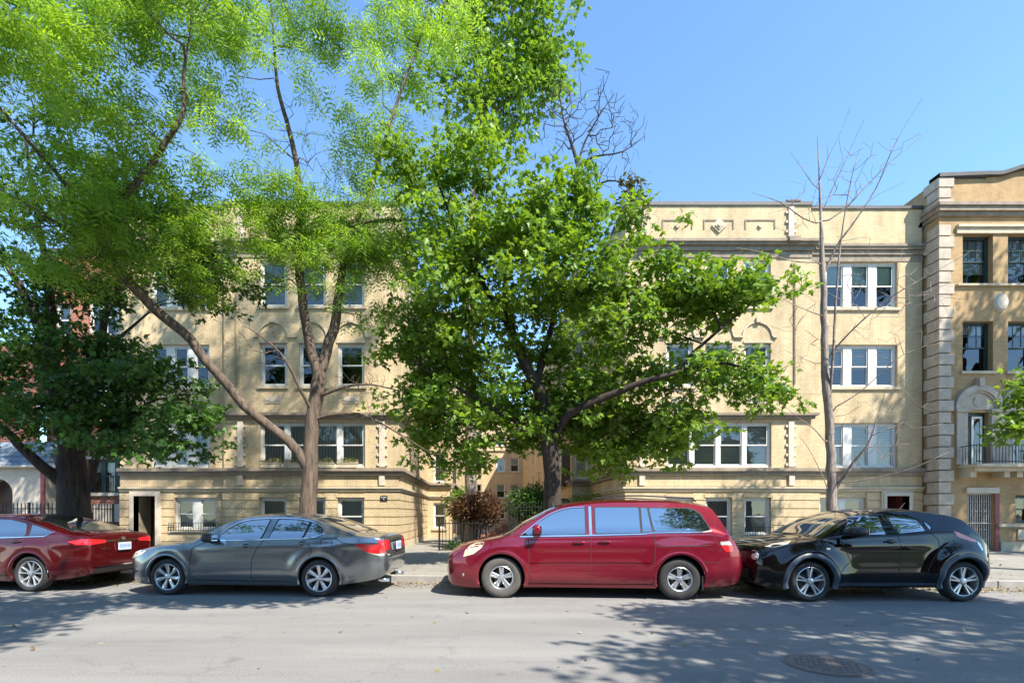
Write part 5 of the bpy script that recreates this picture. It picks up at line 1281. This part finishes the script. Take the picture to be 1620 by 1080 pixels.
    # handles
    for (x, z) in S['handles']:
        for s_ in (-1, 1):
            y = surf(x, z, s_); panel('handle_cup', [(x - .05, z - .035), (x + .05, z - .035), (x + .05, z + .035), (x - .05, z + .035)], 'rubber', '-y' if s_ < 0 else '+y', .002, rnd=.03)
            ellipsoid('door_handle', (x, y + s_ * .022, z), (.105, .014, .017), S.get('handle_mat', S['paint']), 3.2)
    # mirrors
    x, z, mr_ = S['mirror']
    for s_ in (-1, 1):
        y = surf(x, z - .03, s_); o = ellipsoid('wing_mirror', (x, y + s_ * .13, z + .02), mr_, S.get('mirror_mat', S['paint']), 3.0)
        b = MB(); b.tube([(x - .02, y - s_ * .02, z - .06), (x - .01, y + s_ * .08, z - .04)], [.035, .03], 8); b.build('mirror_arm', M['plastic'], o, smooth=True, local=True)
        g = MB(); xx = x + mr_[0] * .93; g.box(xx, xx + .012, y + s_ * .13 - mr_[1] * .75, y + s_ * .13 + mr_[1] * .75, z + .02 - mr_[2] * .7, z + .02 + mr_[2] * .7); g.build('mirror_glass', M['chrome'], o, local=True)
    # wheel arch lips
    for xw in S['wheels']:
        for s_ in (-1, 1):
            b = MB(); r0 = S['wr'] + S.get('gap', .055); fw = S.get('flare_w', .03); ff = S.get('flare_out', .012)
            a0 = -.32; an = np.linspace(a0, math.pi - a0, 34); V = []
            for a in an:
                for rr, oo in ((r0 - .012, -.05), (r0 - .012, ff), (r0 + fw * .5, ff * 1.1), (r0 + fw, -.002)):
                    x, z = xw + rr * math.cos(a), S['wr'] + .015 + rr * math.sin(a); z = max(z, .13)
                    rq = r0 + fw; ys = surf(xw + rq * math.cos(a), max(.3, S['wr'] + .015 + rq * math.sin(a)), s_); V.append((x, ys + s_ * oo, z))
            b.add(V, [(i * 4 + j, i * 4 + j + 1, (i + 1) * 4 + j + 1, (i + 1) * 4 + j) for i in range(33) for j in range(3)])
            b.build('wheel_arch', M[S.get('flare_mat', S['paint'])], body, smooth=True, local=True)
    # wheels
    prof = None
    for iw, xw in enumerate(S['wheels']):
        for s_ in (-1, 1):
            wr = S['wr']; rim = S['rim']; yo = S['track']; wl = bpy.data.objects.new('wheel', None); C.objects.link(wl); wl.parent = root; wl.location = (xw, s_ * yo, wr); wl.empty_display_size = .1
            tw = .105
            def lathe(prf, nseg=56):
                b = MB(); V = []; Fc = []; m = len(prf)
                for k in range(nseg):
                    a = 2 * math.pi * k / nseg
                    for (rr, yy) in prf: V.append((rr * math.cos(a), s_ * yy, rr * math.sin(a)))
                for k in range(nseg):
                    for j in range(m - 1): Fc.append((k * m + j, k * m + j + 1, ((k + 1) % nseg) * m + j + 1, ((k + 1) % nseg) * m + j))
                b.add(V, Fc); return b
            lathe([(rim - .01, tw - .02), (rim + .004, tw - .004), (rim + .03, tw + .006), ((rim + wr) / 2, tw + .012), (wr - .03, tw + .004), (wr - .012, tw - .012), (wr - .002, tw - .03), (wr, tw - .06), (wr, -tw + .06), (wr - .012, -tw + .01), (rim, -tw)]).build('tyre', M[S.get('tyre_mat', ['tyre', 'tyre'])[iw]], wl, smooth=True, local=True)
            b = lathe([(rim + .002, tw - .006), (rim - .006, tw), (rim - .014, tw - .004), (rim - .022, tw - .03), (rim - .03, -.02), (rim - .05, -.08)])
            hub = .035; dish = S.get('dish', .02)
            for (an, w0, w1, r1a) in S['spokes']:
                for half in (0,):
                    rr0, rr1 = hub * .6, rim - .012; nst = 5; V = []
                    for i in range(nst + 1):
                        t = i / nst; rr = rr0 + (rr1 - rr0) * t; wd = w0 + (w1 - w0) * t; a = R(an) + R(r1a) * t
                        yf = tw - .012 - dish * (1 - t) ** 2 * 1.0 - .006 * math.sin(math.pi * t)
                        ca, sa = math.cos(a), math.sin(a)
                        for (q, dy) in ((-1, -.05), (-1, -.008), (-.6, 0), (.6, 0), (1, -.008), (1, -.05)):
                            V.append((rr * ca - q * wd / 2 * sa, s_ * (yf + dy), rr * sa + q * wd / 2 * ca))
                    b.add(V, [(i * 6 + j, i * 6 + j + 1, (i + 1) * 6 + j + 1, (i + 1) * 6 + j) for i in range(nst) for j in range(5)] + [tuple(nst * 6 + j for j in range(6))])
            # hub disc
            V = []; m = 20
            for rr, yy in ((.062, tw - .045 - dish), (.06, tw - .012 - dish), (.03, tw - .004 - dish), (.028, tw - .001 - dish)):
                for k in range(m): V.append((rr * math.cos(k * 2 * math.pi / m), s_ * yy, rr * math.sin(k * 2 * math.pi / m)))
            b.add(V, [(i * m + k, i * m + (k + 1) % m, (i + 1) * m + (k + 1) % m, (i + 1) * m + k) for i in range(3) for k in range(m)] + [tuple(3 * m + k for k in range(m))])
            rm_ = b.build('rim', M['alloy'], wl, smooth=True, local=True, angle=30)
            lathe([(.0, .01), (.12, .012), (.13, .0), (rim - .035, -.03), (rim - .04, -.04)]).build('brake_disc', M['alloy_dark'], wl, smooth=True, local=True)
            b = MB()
            for k in range(5):
                a = R(72 * k + 18); b.tube([(.045 * math.cos(a), s_ * (tw - .03 - dish), .045 * math.sin(a)), (.045 * math.cos(a), s_ * (tw - .006 - dish), .045 * math.sin(a))], .008, 6)
            b.build('lug_nuts', M['plastic'], wl, local=True)
    # dark underside so that no light passes beneath the shell
    b = MB(); b.box(S['wheels'][0] - .25, S['wheels'][1] + .25, -.55, .55, .19, .30); b.build('underbody', M['dark_well'], body, local=True)
    for fn in S.get('extra', []): fn(root, body, panel, strip, ellipsoid, surf)
    return root
def zmap(x0, y0, sc, ppm, xw, over, pts):     # traced side-view points -> metres from the nose
    return [((px - xw) / ppm + over, (y0 - py) / ppm) for px, py in pts]
def star(n, w0, w1, tw=0, off=0): return [(off + 360 * k / n, w0, w1, tw) for k in range(n)]
def twin(n, w, sp, off=0): return [x for k in range(n) for x in ((off + 360 * k / n - sp, w, w * .9, 0 + sp * .2), (off + 360 * k / n + sp, w, w * .9, -sp * .2))]
def sx(X, Yn, over): return None
def place(xw, Ynear, front_over, halfw, rz=None):
    """car origin (nose, centre line) so that its front wheel centre on the near side stands at xw and the near side at Ynear"""
    ca, sa = (math.cos(AL), math.sin(AL)) if rz is None else (math.cos(rz), math.sin(rz))
    lx, ly = front_over, -halfw
    return (xw - (lx * ca - ly * sa), Ynear - (lx * sa + ly * ca), 0.0)

# ---- grey sedan
def acc(pts): return zmap(0, 545, 0, 299, 185, 1.02, pts)
def sedan_extra(root, body, panel, strip, ell, surf):
    # rear number plate, exhaust, antenna
    b = MB(); b.box(5.0, 5.018, -.16, .16, .80, .95); p = b.build('number_plate', M['plate'], root, local=True)
    b = MB()
    for k in range(7): b.box(5.018, 5.0195, -.13 + k * .04, -.105 + k * .04, .84, .905)
    b.build('plate_characters', M['plate_ink'], p, local=True)
    for s_ in (-1, 1):
        b = MB(); b.tube([(4.7, s_ * .55, .27), (4.97, s_ * .55, .27)], .035, 14); b.build('exhaust_tip', M['chrome'], root, smooth=True, local=True)
accord = dict(L=4.98, paint='p_grey', wheels=(1.02, 3.81), wr=.328, rim=.235, track=.80, wid=.925, gap=.05, handle_mat='p_grey', mirror_mat='plastic', flare_out=.008, tumble=.15, crown=.055, haunch=.022,
    top=[(0, .44), (.1, .6), (.14, .70), (.2, .76), (.4, .84), (.8, .92), (1.2, .965), (1.46, 1.0), (1.75, 1.17), (2.05, 1.33), (2.3, 1.415), (2.6, 1.46), (2.95, 1.475), (3.3, 1.46), (3.6, 1.42), (3.95, 1.32), (4.3, 1.19), (4.5, 1.12), (4.7, 1.10), (4.86, 1.09), (4.93, 1.05), (4.955, .95), (4.975, .80), (4.98, .72)],
    bot=[(0, .42), (.04, .30), (.15, .22), (.6, .18), (1.5, .19), (3.2, .19), (4.1, .21), (4.6, .27), (4.85, .33), (4.95, .42), (4.98, .5)],
    half=[(0, .2), (.08, .45), (.13, .58), (.2, .70), (.32, .80), (.55, .885), (.9, .92), (1.5, .925), (3.6, .925), (4.3, .905), (4.65, .87), (4.85, .80), (4.93, .74), (4.98, .66)],
    belt=[(0, .55), (.5, .80), (1.2, .93), (1.6, .97), (3.0, 1.02), (4.0, 1.05), (4.4, 1.05), (4.98, 1.0)],
    lines=[(1.0, .83, 4.75, .93, .016, .05), (1.2, .34, 3.6, .34, .012, .04)],
    windows=[('side_window', acc([(472, 249), (478, 222), (520, 190), (570, 163), (640, 145), (738, 140), (700, 243)]), .03), ('side_window', acc([(745, 241), (788, 141), (900, 143), (958, 153), (928, 236)]), .03), ('quarter_window', acc([(940, 236), (970, 158), (1005, 172), (1036, 195), (1034, 215), (1000, 228)]), .02)],
    glass_top=[([(1.40, -.66), (1.40, .66), (2.28, .53), (2.28, -.53)], 'windscreen'), ([(3.62, -.52), (3.62, .52), (4.40, .60), (4.40, -.60)], 'rear_window')],
    chrome=[(acc([(470, 251), (600, 249), (740, 244), (930, 239), (1000, 231), (1040, 216), (1038, 192), (1005, 166), (965, 148), (900, 137), (790, 132), (640, 138), (565, 156), (515, 184), (474, 219)]), .014)],
    seams=[acc([(330, 290), (322, 340), (320, 400), (330, 455), (345, 462), (640, 465)]), acc([(722, 246), (680, 300), (660, 345), (655, 400), (657, 464)]), acc([(930, 240), (975, 275), (985, 310), (960, 345), (925, 372), (908, 400), (900, 440), (890, 462), (655, 466)]), acc([(330, 290), (400, 262), (470, 250)]),
           acc([(1030, 245), (1085, 240), (1092, 262), (1085, 285), (1040, 287), (1030, 270), (1030, 245)]), acc([(1215, 268), (1150, 262), (1100, 235)])],
    handles=acc([(625, 278), (930, 264)]), mirror=(*acc([(440, 242)])[0], (.11, .10, .075)),
    panels=[('tail_light', acc([(1208, 267), (1290, 268), (1345, 272), (1362, 315), (1300, 316), (1258, 304)]), 'lens_red', 'y', .02), ('reversing_light', acc([(1262, 306), (1302, 318), (1362, 318), (1372, 332), (1330, 330)]), 'lens_clear', 'y', .01),
            ('tail_light_rear', [(-.80, .83), (-.50, .80), (-.46, .98), (-.78, 1.0)], 'lens_red', '+x', .02), ('tail_light_rear', [(.80, .83), (.50, .80), (.46, .98), (.78, 1.0)], 'lens_red', '+x', .02), ('trunk_trim', [(-.45, .93), (.45, .93), (.45, .965), (-.45, .965)], 'chrome', '+x', 0),
            ('headlight', [(.10, .60), (.52, .72), (.62, .80), (.42, .795), (.14, .70)], 'lens_hazy', 'y', .03), ('grille', [(-.45, .5), (.45, .5), (.42, .62), (-.42, .62)], 'plastic', '-x', .02), ('bumper_vent', [(-.5, .3), (.5, .3), (.5, .42), (-.5, .42)], 'plastic', '-x', .02)],
    strips=[(acc([(345, 452), (640, 456), (905, 458)]), .022, 'sill_moulding', 'p_grey')],
    spokes=[x for k in range(7) for x in ((360 * k / 7 + 90, .030, .082, 6),)], extra=[sedan_extra], dish=.015)
make_car('sedan_car', place((265 - VX) * 9.07 / F, 9.03, 1.02, .925), 'dark grey four door sedan parked second from the left, nose to the left', accord)

# ---- red minivan
def van(pts): return zmap(0, 594, 0, 298, 350, 1.0, pts)
def van_extra(root, body, panel, strip, ell, surf):
    for s_ in (-1, 1):
        b = MB(); y = s_ * .66; b.tube([(2.75, y, 1.70), (2.80, y, 1.765), (3.4, y * .995, 1.775), (4.3, y * .98, 1.735), (4.36, y * .98, 1.67)], .014, 8); b.build('roof_rail', M['plastic'], root, smooth=True, local=True)
        b = MB(); b.box(4.36, 4.385, s_ * .86 - .11, s_ * .86 + .06, .17, .42); b.build('mud_flap', M['rubber'], root, local=True, bevel=.005)
    b = MB(); b.tube([(1.95, .2, 1.60), (1.93, .2, 1.70)], [.02, .008], 8); b.build('antenna', M['plastic'], root, local=True)
    b = MB(); b.box(-.035, -.02, -.2, .2, .44, .58); p = b.build('number_plate', M['plate'], root, local=True)
    for s_ in (-1, 1):
        b = MB(); b.tube([(1.0, s_ * .1, 1.085), (1.35, s_ * .55, 1.30)], .008, 5); b.build('wiper', M['plastic'], root, local=True)
odyssey = dict(L=5.11, paint='p_van', wheels=(1.0, 4.01), wr=.354, rim=.205, track=.84, wid=.98, gap=.06, tumble=.17, crown=.07, haunch=.02, flare_out=.008, flare_w=.05,
    top=[(0, .62), (.03, .74), (.1, .82), (.3, .93), (.6, 1.0), (.9, 1.06), (1.08, 1.12), (1.35, 1.30), (1.65, 1.46), (1.9, 1.58), (2.15, 1.65), (2.5, 1.695), (3.0, 1.72), (3.6, 1.72), (4.1, 1.70), (4.42, 1.66), (4.56, 1.62), (4.64, 1.52), (4.75, 1.34), (4.86, 1.14), (4.97, .98), (5.03, .86), (5.08, .72), (5.11, .62)],
    bot=[(0, .42), (.03, .27), (.12, .20), (.5, .17), (1.5, .19), (3.4, .19), (4.5, .22), (4.9, .25), (5.05, .32), (5.11, .42)],
    half=[(0, .55), (.03, .66), (.1, .78), (.22, .86), (.45, .925), (.8, .965), (1.3, .98), (3.8, .98), (4.5, .97), (4.8, .94), (5.0, .88), (5.11, .76)],
    belt=[(0, .6), (.5, .90), (1.0, 1.04), (1.4, 1.07), (3.0, 1.10), (4.4, 1.14), (4.8, 1.10), (5.11, .9)],
    lines=[(1.2, .90, 4.6, .93, .014, .045), (1.3, .33, 3.6, .33, .014, .05)],
    windows=[('side_window', van([(452, 272), (488, 246), (540, 206), (600, 168), (650, 147), (708, 134), (777, 131), (777, 263)]), .03), ('side_window', van([(830, 128), (1050, 128), (1053, 256), (830, 260)]), .03),
             ('side_window', van([(1062, 130), (1092, 131), (1110, 250), (1064, 254)]), .01), ('rear_side_window', van([(1102, 131), (1310, 134), (1352, 160), (1398, 240), (1360, 246), (1122, 250)]), .04)],
    glass_top=[([(1.06, -.76), (1.06, .76), (2.02, .60), (2.02, -.60)], 'windscreen')],
    chrome=[(van([(445, 278), (560, 274), (780, 270), (1060, 262), (1120, 256), (1360, 252), (1402, 246)]), .014), (van([(445, 274), (484, 242), (538, 200), (598, 162), (648, 141), (706, 128), (777, 124)]), .012), (van([(804, 122), (804, 268)]), .045)],
    seams=[van([(488, 276), (490, 330), (494, 420), (496, 512)]), van([(806, 115), (806, 510)]), van([(496, 514), (806, 516), (1118, 514)]), van([(1120, 256), (1124, 322), (1118, 400), (1124, 440), (1118, 514)]), van([(1124, 322), (1260, 322), (1396, 316)]), van([(1402, 250), (1425, 300), (1440, 318)]), van([(250, 292), (330, 275), (440, 262)]), van([(222, 458), (238, 450)]), van([(1335, 404), (1440, 400)])],
    handles=van([(742, 305), (872, 302)]), handle_mat='p_van', mirror=(*van([(530, 246)])[0], (.075, .10, .085)),
    panels=[('headlight', van([(150, 384), (160, 350), (185, 325), (215, 312), (262, 308), (248, 335), (205, 368)]), 'lens_hazy', 'y', .02),
            ('reversing_light', van([(1442, 300), (1490, 296), (1502, 316), (1445, 316)]), 'lens_clear', 'y', .008), ('tail_light', van([(1445, 319), (1503, 319), (1508, 348), (1470, 350)]), 'lens_red', 'y', .008),
            ('rear_window', [(-.68, 1.16), (.68, 1.16), (.60, 1.52), (-.60, 1.52)], 'cglass', '+x', .05), ('tail_light', [(-.86, .88), (-.72, .88), (-.72, 1.12), (-.84, 1.12)], 'lens_red', '+x', .01), ('tail_light', [(.86, .88), (.72, .88), (.72, 1.12), (.84, 1.12)], 'lens_red', '+x', .01),
            ('grille', [(-.48, .62), (.48, .62), (.44, .74), (-.44, .74)], 'chrome', '-x', .02), ('lower_grille', [(-.5, .3), (.5, .3), (.5, .5), (-.5, .5)], 'plastic', '-x', .02), ('side_marker', van([(146, 470), (156, 466), (156, 480), (148, 484)]), 'lens_clear', 'y', .004)],
    strips=[(van([(500, 406), (802, 404)]), .018, 'side_moulding', 'p_van'), (van([(812, 404), (1102, 402)]), .018, 'side_moulding', 'p_van'), (van([(480, 522), (800, 524), (1120, 522)]), .03, 'sill_moulding', 'p_van')],
    spokes=[x for k in range(5) for x in ((72 * k + 90 - 10, .040, .040, 2), (72 * k + 90 + 10, .040, .040, -2))], tyre_mat=['tyre_dusty', 'tyre'], extra=[van_extra], dish=.02)
make_car('minivan_car', place((793 - VX) * 8.75 / F, 8.70, 1.0, .98), 'red minivan parked under the centre maple, sky reflected in its side windows', odyssey)

# ---- black hatchback crossover
def juk(pts): return zmap(0, 592, 0, 321.6, 477, .84, pts)
def hatch_extra(root, body, panel, strip, ell, surf):
    for s_ in (-1, 1):
        o = ell('round_headlight', (.10, s_ * .60, .72), (.09, .10, .095), 'lens_clear', 2.0)
        ring = MB(); ring.tube([(.05 , s_ * .60 + .115 * math.cos(a), .72 + .11 * math.sin(a)) for a in np.linspace(0, 6.2832, 25)], .012, 6, cap=False); ring.build('headlight_ring', M['chrome'], root, smooth=True, local=True)
        x, z = juk([(567, 311)])[0]; ell('side_marker', (x, surf(x, z, s_), z), (.035, .012, .02), 'lens_clear', 2.2)
    b = MB(); b.tube([(3.0, 0, 1.52), (3.12, 0, 1.66)], [.012, .004], 6); b.build('antenna', M['plastic'], root, local=True)
    b = MB()
    for i in range(9):
        for j in range(4): b.tube([(.0 - .0, -.36 + i * .09, .78 - j * .045), (-.0, -.315 + i * .09, .76 - j * .045), (0, -.27 + i * .09, .78 - j * .045)], .006, 4)
    b.build('grille_mesh', M['chrome'], root, local=True)
juke = dict(rz=0.0, L=4.06, paint='p_black', wheels=(.84, 3.377), wr=.334, rim=.242, track=.775, wid=.885, gap=.06, tumble=.2, crown=.06, haunch=.05, flare_mat='flare', flare_w=.07, flare_out=.022, mirror_mat='plastic',
    top=[(0, .72), (.03, .84), (.1, .91), (.3, .98), (.6, 1.03), (.95, 1.08), (1.15, 1.17), (1.4, 1.31), (1.65, 1.42), (1.9, 1.50), (2.2, 1.545), (2.6, 1.555), (3.0, 1.52), (3.3, 1.47), (3.45, 1.42), (3.55, 1.33), (3.68, 1.18), (3.82, 1.04), (3.92, .96), (3.98, .85), (4.02, .7), (4.06, .6)],
    bot=[(0, .40), (.03, .30), (.15, .24), (.6, .22), (1.4, .23), (2.8, .23), (3.6, .26), (3.88, .31), (4.02, .38), (4.06, .46)],
    half=[(0, .56), (.03, .66), (.12, .76), (.3, .84), (.6, .875), (1.2, .88), (2.2, .865), (3.0, .875), (3.45, .885), (3.7, .86), (3.85, .79), (3.97, .70), (4.06, .55)],
    belt=[(0, .72), (.5, .92), (1.0, 1.03), (1.5, 1.08), (2.4, 1.12), (3.2, 1.17), (3.6, 1.10), (4.06, .9)],
    lines=[(1.3, .93, 2.7, .95, .014, .05), (1.3, .42, 2.9, .42, .02, .07)],
    windows=[('side_window', juk([(662, 238), (690, 190), (718, 155), (745, 136), (876, 134), (886, 234)]), .03), ('side_window', juk([(928, 138), (1000, 142), (1058, 150), (1085, 168), (1100, 216), (952, 229)]), .03), ('quarter_window', juk([(1112, 168), (1128, 182), (1136, 196), (1126, 212)]), .012)],
    glass_top=[([(1.03, -.70), (1.03, .70), (1.86, .55), (1.86, -.55)], 'windscreen'), ([(3.48, -.5), (3.48, .5), (3.76, .58), (3.76, -.58)], 'rear_window')],
    seams=[juk([(640, 252), (655, 300), (690, 380), (655, 400), (620, 440), (618, 484)]), juk([(902, 130), (948, 235), (958, 270), (960, 350), (948, 440), (945, 484)]), juk([(1115, 215), (1160, 260), (1165, 310), (1130, 360), (1100, 420), (1090, 480)]), juk([(618, 486), (945, 488), (1090, 484)]), juk([(1238, 262), (1246, 300), (1240, 345)]), juk([(290, 300), (400, 262), (560, 262), (640, 250)])],
    handles=juk([(905, 272)]), handle_mat='p_black', mirror=(*juk([(712, 222)])[0], (.13, .10, .075)),
    panels=[('turn_light', [(.18, .90), (.34, .955), (.62, 1.0), (.5, .955), (.3, .90)], 'lens_clear', 'y', .01), ('grille', [(-.42, .62), (.42, .62), (.46, .80), (-.46, .80)], 'plastic', '-x', .03), ('lower_grille', [(-.5, .34), (.5, .34), (.5, .52), (-.5, .52)], 'plastic', '-x', .03),
            ('tail_light', juk([(1240, 214), (1262, 220), (1330, 252), (1362, 262), (1358, 276), (1320, 268), (1262, 246)]), 'lens_red', 'y', .01), ('tail_light', juk([(1362, 268), (1385, 282), (1396, 312), (1384, 322), (1370, 290)]), 'lens_clear', 'y', .01),
            ('tail_light_rear', [(-.78, .82), (-.55, .86), (-.6, 1.0), (-.74, .98)], 'lens_red', '+x', .02), ('tail_light_rear', [(.78, .82), (.55, .86), (.6, 1.0), (.74, .98)], 'lens_red', '+x', .02)],
    strips=[(juk([(612, 497), (850, 500), (1140, 497)]), .05, 'sill_moulding', 'flare')],
    spokes=[x for k in range(5) for x in ((72 * k + 90 - 9, .032, .034, 0), (72 * k + 90 + 9, .032, .034, 0))], extra=[hatch_extra], dish=.012)
make_car('hatchback_car', place((1281 - VX) * 8.40 / F, 8.36, .84, .885, 0.0), 'black rounded hatchback parked furthest right, with round headlamps and grey wheel arch flares', juke)

# ---- red sedan at the left edge
def fus(pts): return zmap(0, 905, 0, 327, 155, 3.77, pts)
def fusion_extra(root, body, panel, strip, ell, surf):
    b = MB(); b.box(4.885, 4.90, -.16, .16, .74, .89); p = b.build('number_plate', M['plate'], root, local=True)
    b = MB()
    for k in range(7): b.box(4.90, 4.9015, -.13 + k * .04, -.105 + k * .04, .785, .85)
    b.build('plate_characters', M['plate_ink'], p, local=True)
    tx = bpy.data.curves.new('badge', 'FONT'); tx.body = 'FUSION'; tx.size = .055; tx.extrude = .002; tx.space_character = 1.5; tx.align_x = 'CENTER'
    o = bpy.data.objects.new('badge', tx); C.objects.link(o); dg = bpy.context.evaluated_depsgraph_get(); m_ = bpy.data.meshes.new_from_object(o.evaluated_get(dg)); bpy.data.objects.remove(o)
    m_.materials.clear(); m_.materials.append(M['chrome']); o = bpy.data.objects.new('badge', m_); C.objects.link(o); o.parent = root; o.location = (4.865, -.50, .765); o.rotation_euler = (R(90), 0, R(72))
    ell('trunk_emblem', (4.86, 0, .98), (.008, .06, .03), 'chrome', 2.0)
fusion = dict(L=4.87, paint='p_red', wheels=(.92, 3.77), wr=.338, rim=.243, track=.80, wid=.925, gap=.05, tumble=.16, crown=.055, haunch=.025, flare_out=.008,
    top=[(0, .60), (.04, .70), (.15, .78), (.5, .88), (1.0, .94), (1.35, .98), (1.7, 1.15), (2.1, 1.33), (2.4, 1.42), (2.75, 1.465), (3.05, 1.465), (3.4, 1.42), (3.8, 1.32), (4.2, 1.20), (4.45, 1.125), (4.65, 1.10), (4.78, 1.09), (4.83, 1.04), (4.85, .9), (4.865, .75), (4.87, .62)],
    bot=[(0, .38), (.04, .26), (.2, .2), (1.5, .19), (3.4, .19), (4.2, .22), (4.6, .27), (4.82, .34), (4.87, .44)],
    half=[(0, .55), (.04, .66), (.15, .78), (.4, .88), (.9, .925), (3.8, .925), (4.3, .91), (4.6, .88), (4.75, .84), (4.84, .78), (4.87, .72)],
    belt=[(0, .55), (.5, .82), (1.3, .93), (1.8, .98), (3.0, 1.02), (4.0, 1.06), (4.4, 1.07), (4.87, 1.0)],
    lines=[(1.0, .80, 4.7, .90, .02, .05), (1.2, .34, 3.4, .34, .012, .05)],
    windows=[('side_window', [(1.75, .99), (1.95, 1.13), (2.2, 1.25), (2.55, 1.34), (2.75, 1.36), (2.72, 1.01)], .03), ('side_window', [(2.82, 1.01), (2.85, 1.36), (3.25, 1.34), (3.60, 1.27), (3.66, 1.04)], .03), ('quarter_window', [(3.74, 1.05), (3.72, 1.25), (3.95, 1.19), (4.16, 1.12), (4.05, 1.06)], .02)],
    glass_top=[([(1.35, -.68), (1.35, .68), (2.3, .54), (2.3, -.54)], 'windscreen'), ([(3.45, -.54), (3.45, .54), (4.42, .64), (4.42, -.64)], 'rear_window')],
    chrome=[([(1.74, .975), (2.7, .995), (3.66, 1.025), (4.05, 1.04), (4.2, 1.12)], .014)],
    seams=[[(2.78, 1.0), (2.74, .8), (2.76, .3)], [(3.68, 1.02), (3.72, .9), (3.55, .72), (3.42, .55), (3.38, .3)], [(1.3, .9), (1.28, .6), (1.33, .3), (2.76, .29), (3.38, .3)], [(4.15, .93), (4.3, .93), (4.3, .8), (4.15, .8), (4.15, .93)], [(4.4, 1.05), (4.6, .98)]],
    handles=[(2.55, .90), (3.5, .94)], mirror=(1.75, 1.0, (.11, .10, .075)),
    panels=[('tail_light', [(4.50, .94), (4.70, .98), (4.83, .985), (4.84, .88), (4.66, .88)], 'lens_red', 'y', .01), ('tail_light_rear', [(-.80, .87), (-.42, .90), (-.42, .955), (-.80, .985)], 'lens_red', '+x', .01), ('tail_light_rear', [(.80, .87), (.42, .90), (.42, .955), (.80, .985)], 'lens_red', '+x', .01),
            ('trunk_trim', [(-.42, .915), (.42, .915), (.42, .945), (-.42, .945)], 'chrome', '+x', 0), ('bumper_trim', [(-.70, .44), (.70, .44), (.70, .46), (-.70, .46)], 'chrome', '+x', 0), ('lower_bumper', [(-.70, .34), (.70, .34), (.70, .42), (-.70, .42)], 'plastic', '+x', .01),
            ('headlight', [(.12, .62), (.6, .76), (.7, .82), (.3, .76)], 'lens_clear', 'y', .02), ('grille', [(-.5, .4), (.5, .4), (.45, .62), (-.45, .62)], 'plastic', '-x', .03)],
    strips=[], spokes=[x for k in range(5) for x in ((72 * k + 90 - 10, .026, .024, -6), (72 * k + 90 + 10, .026, .024, 6))], extra=[fusion_extra], dish=.012)
make_car('sedan_car', place((48 - VX) * 9.45 / F - 2.85 * math.cos(AL), 9.42 + 2.85 * .0734, .92, .925), 'cherry red sedan at the left edge, seen from its tail, nose out of the photo', fusion)
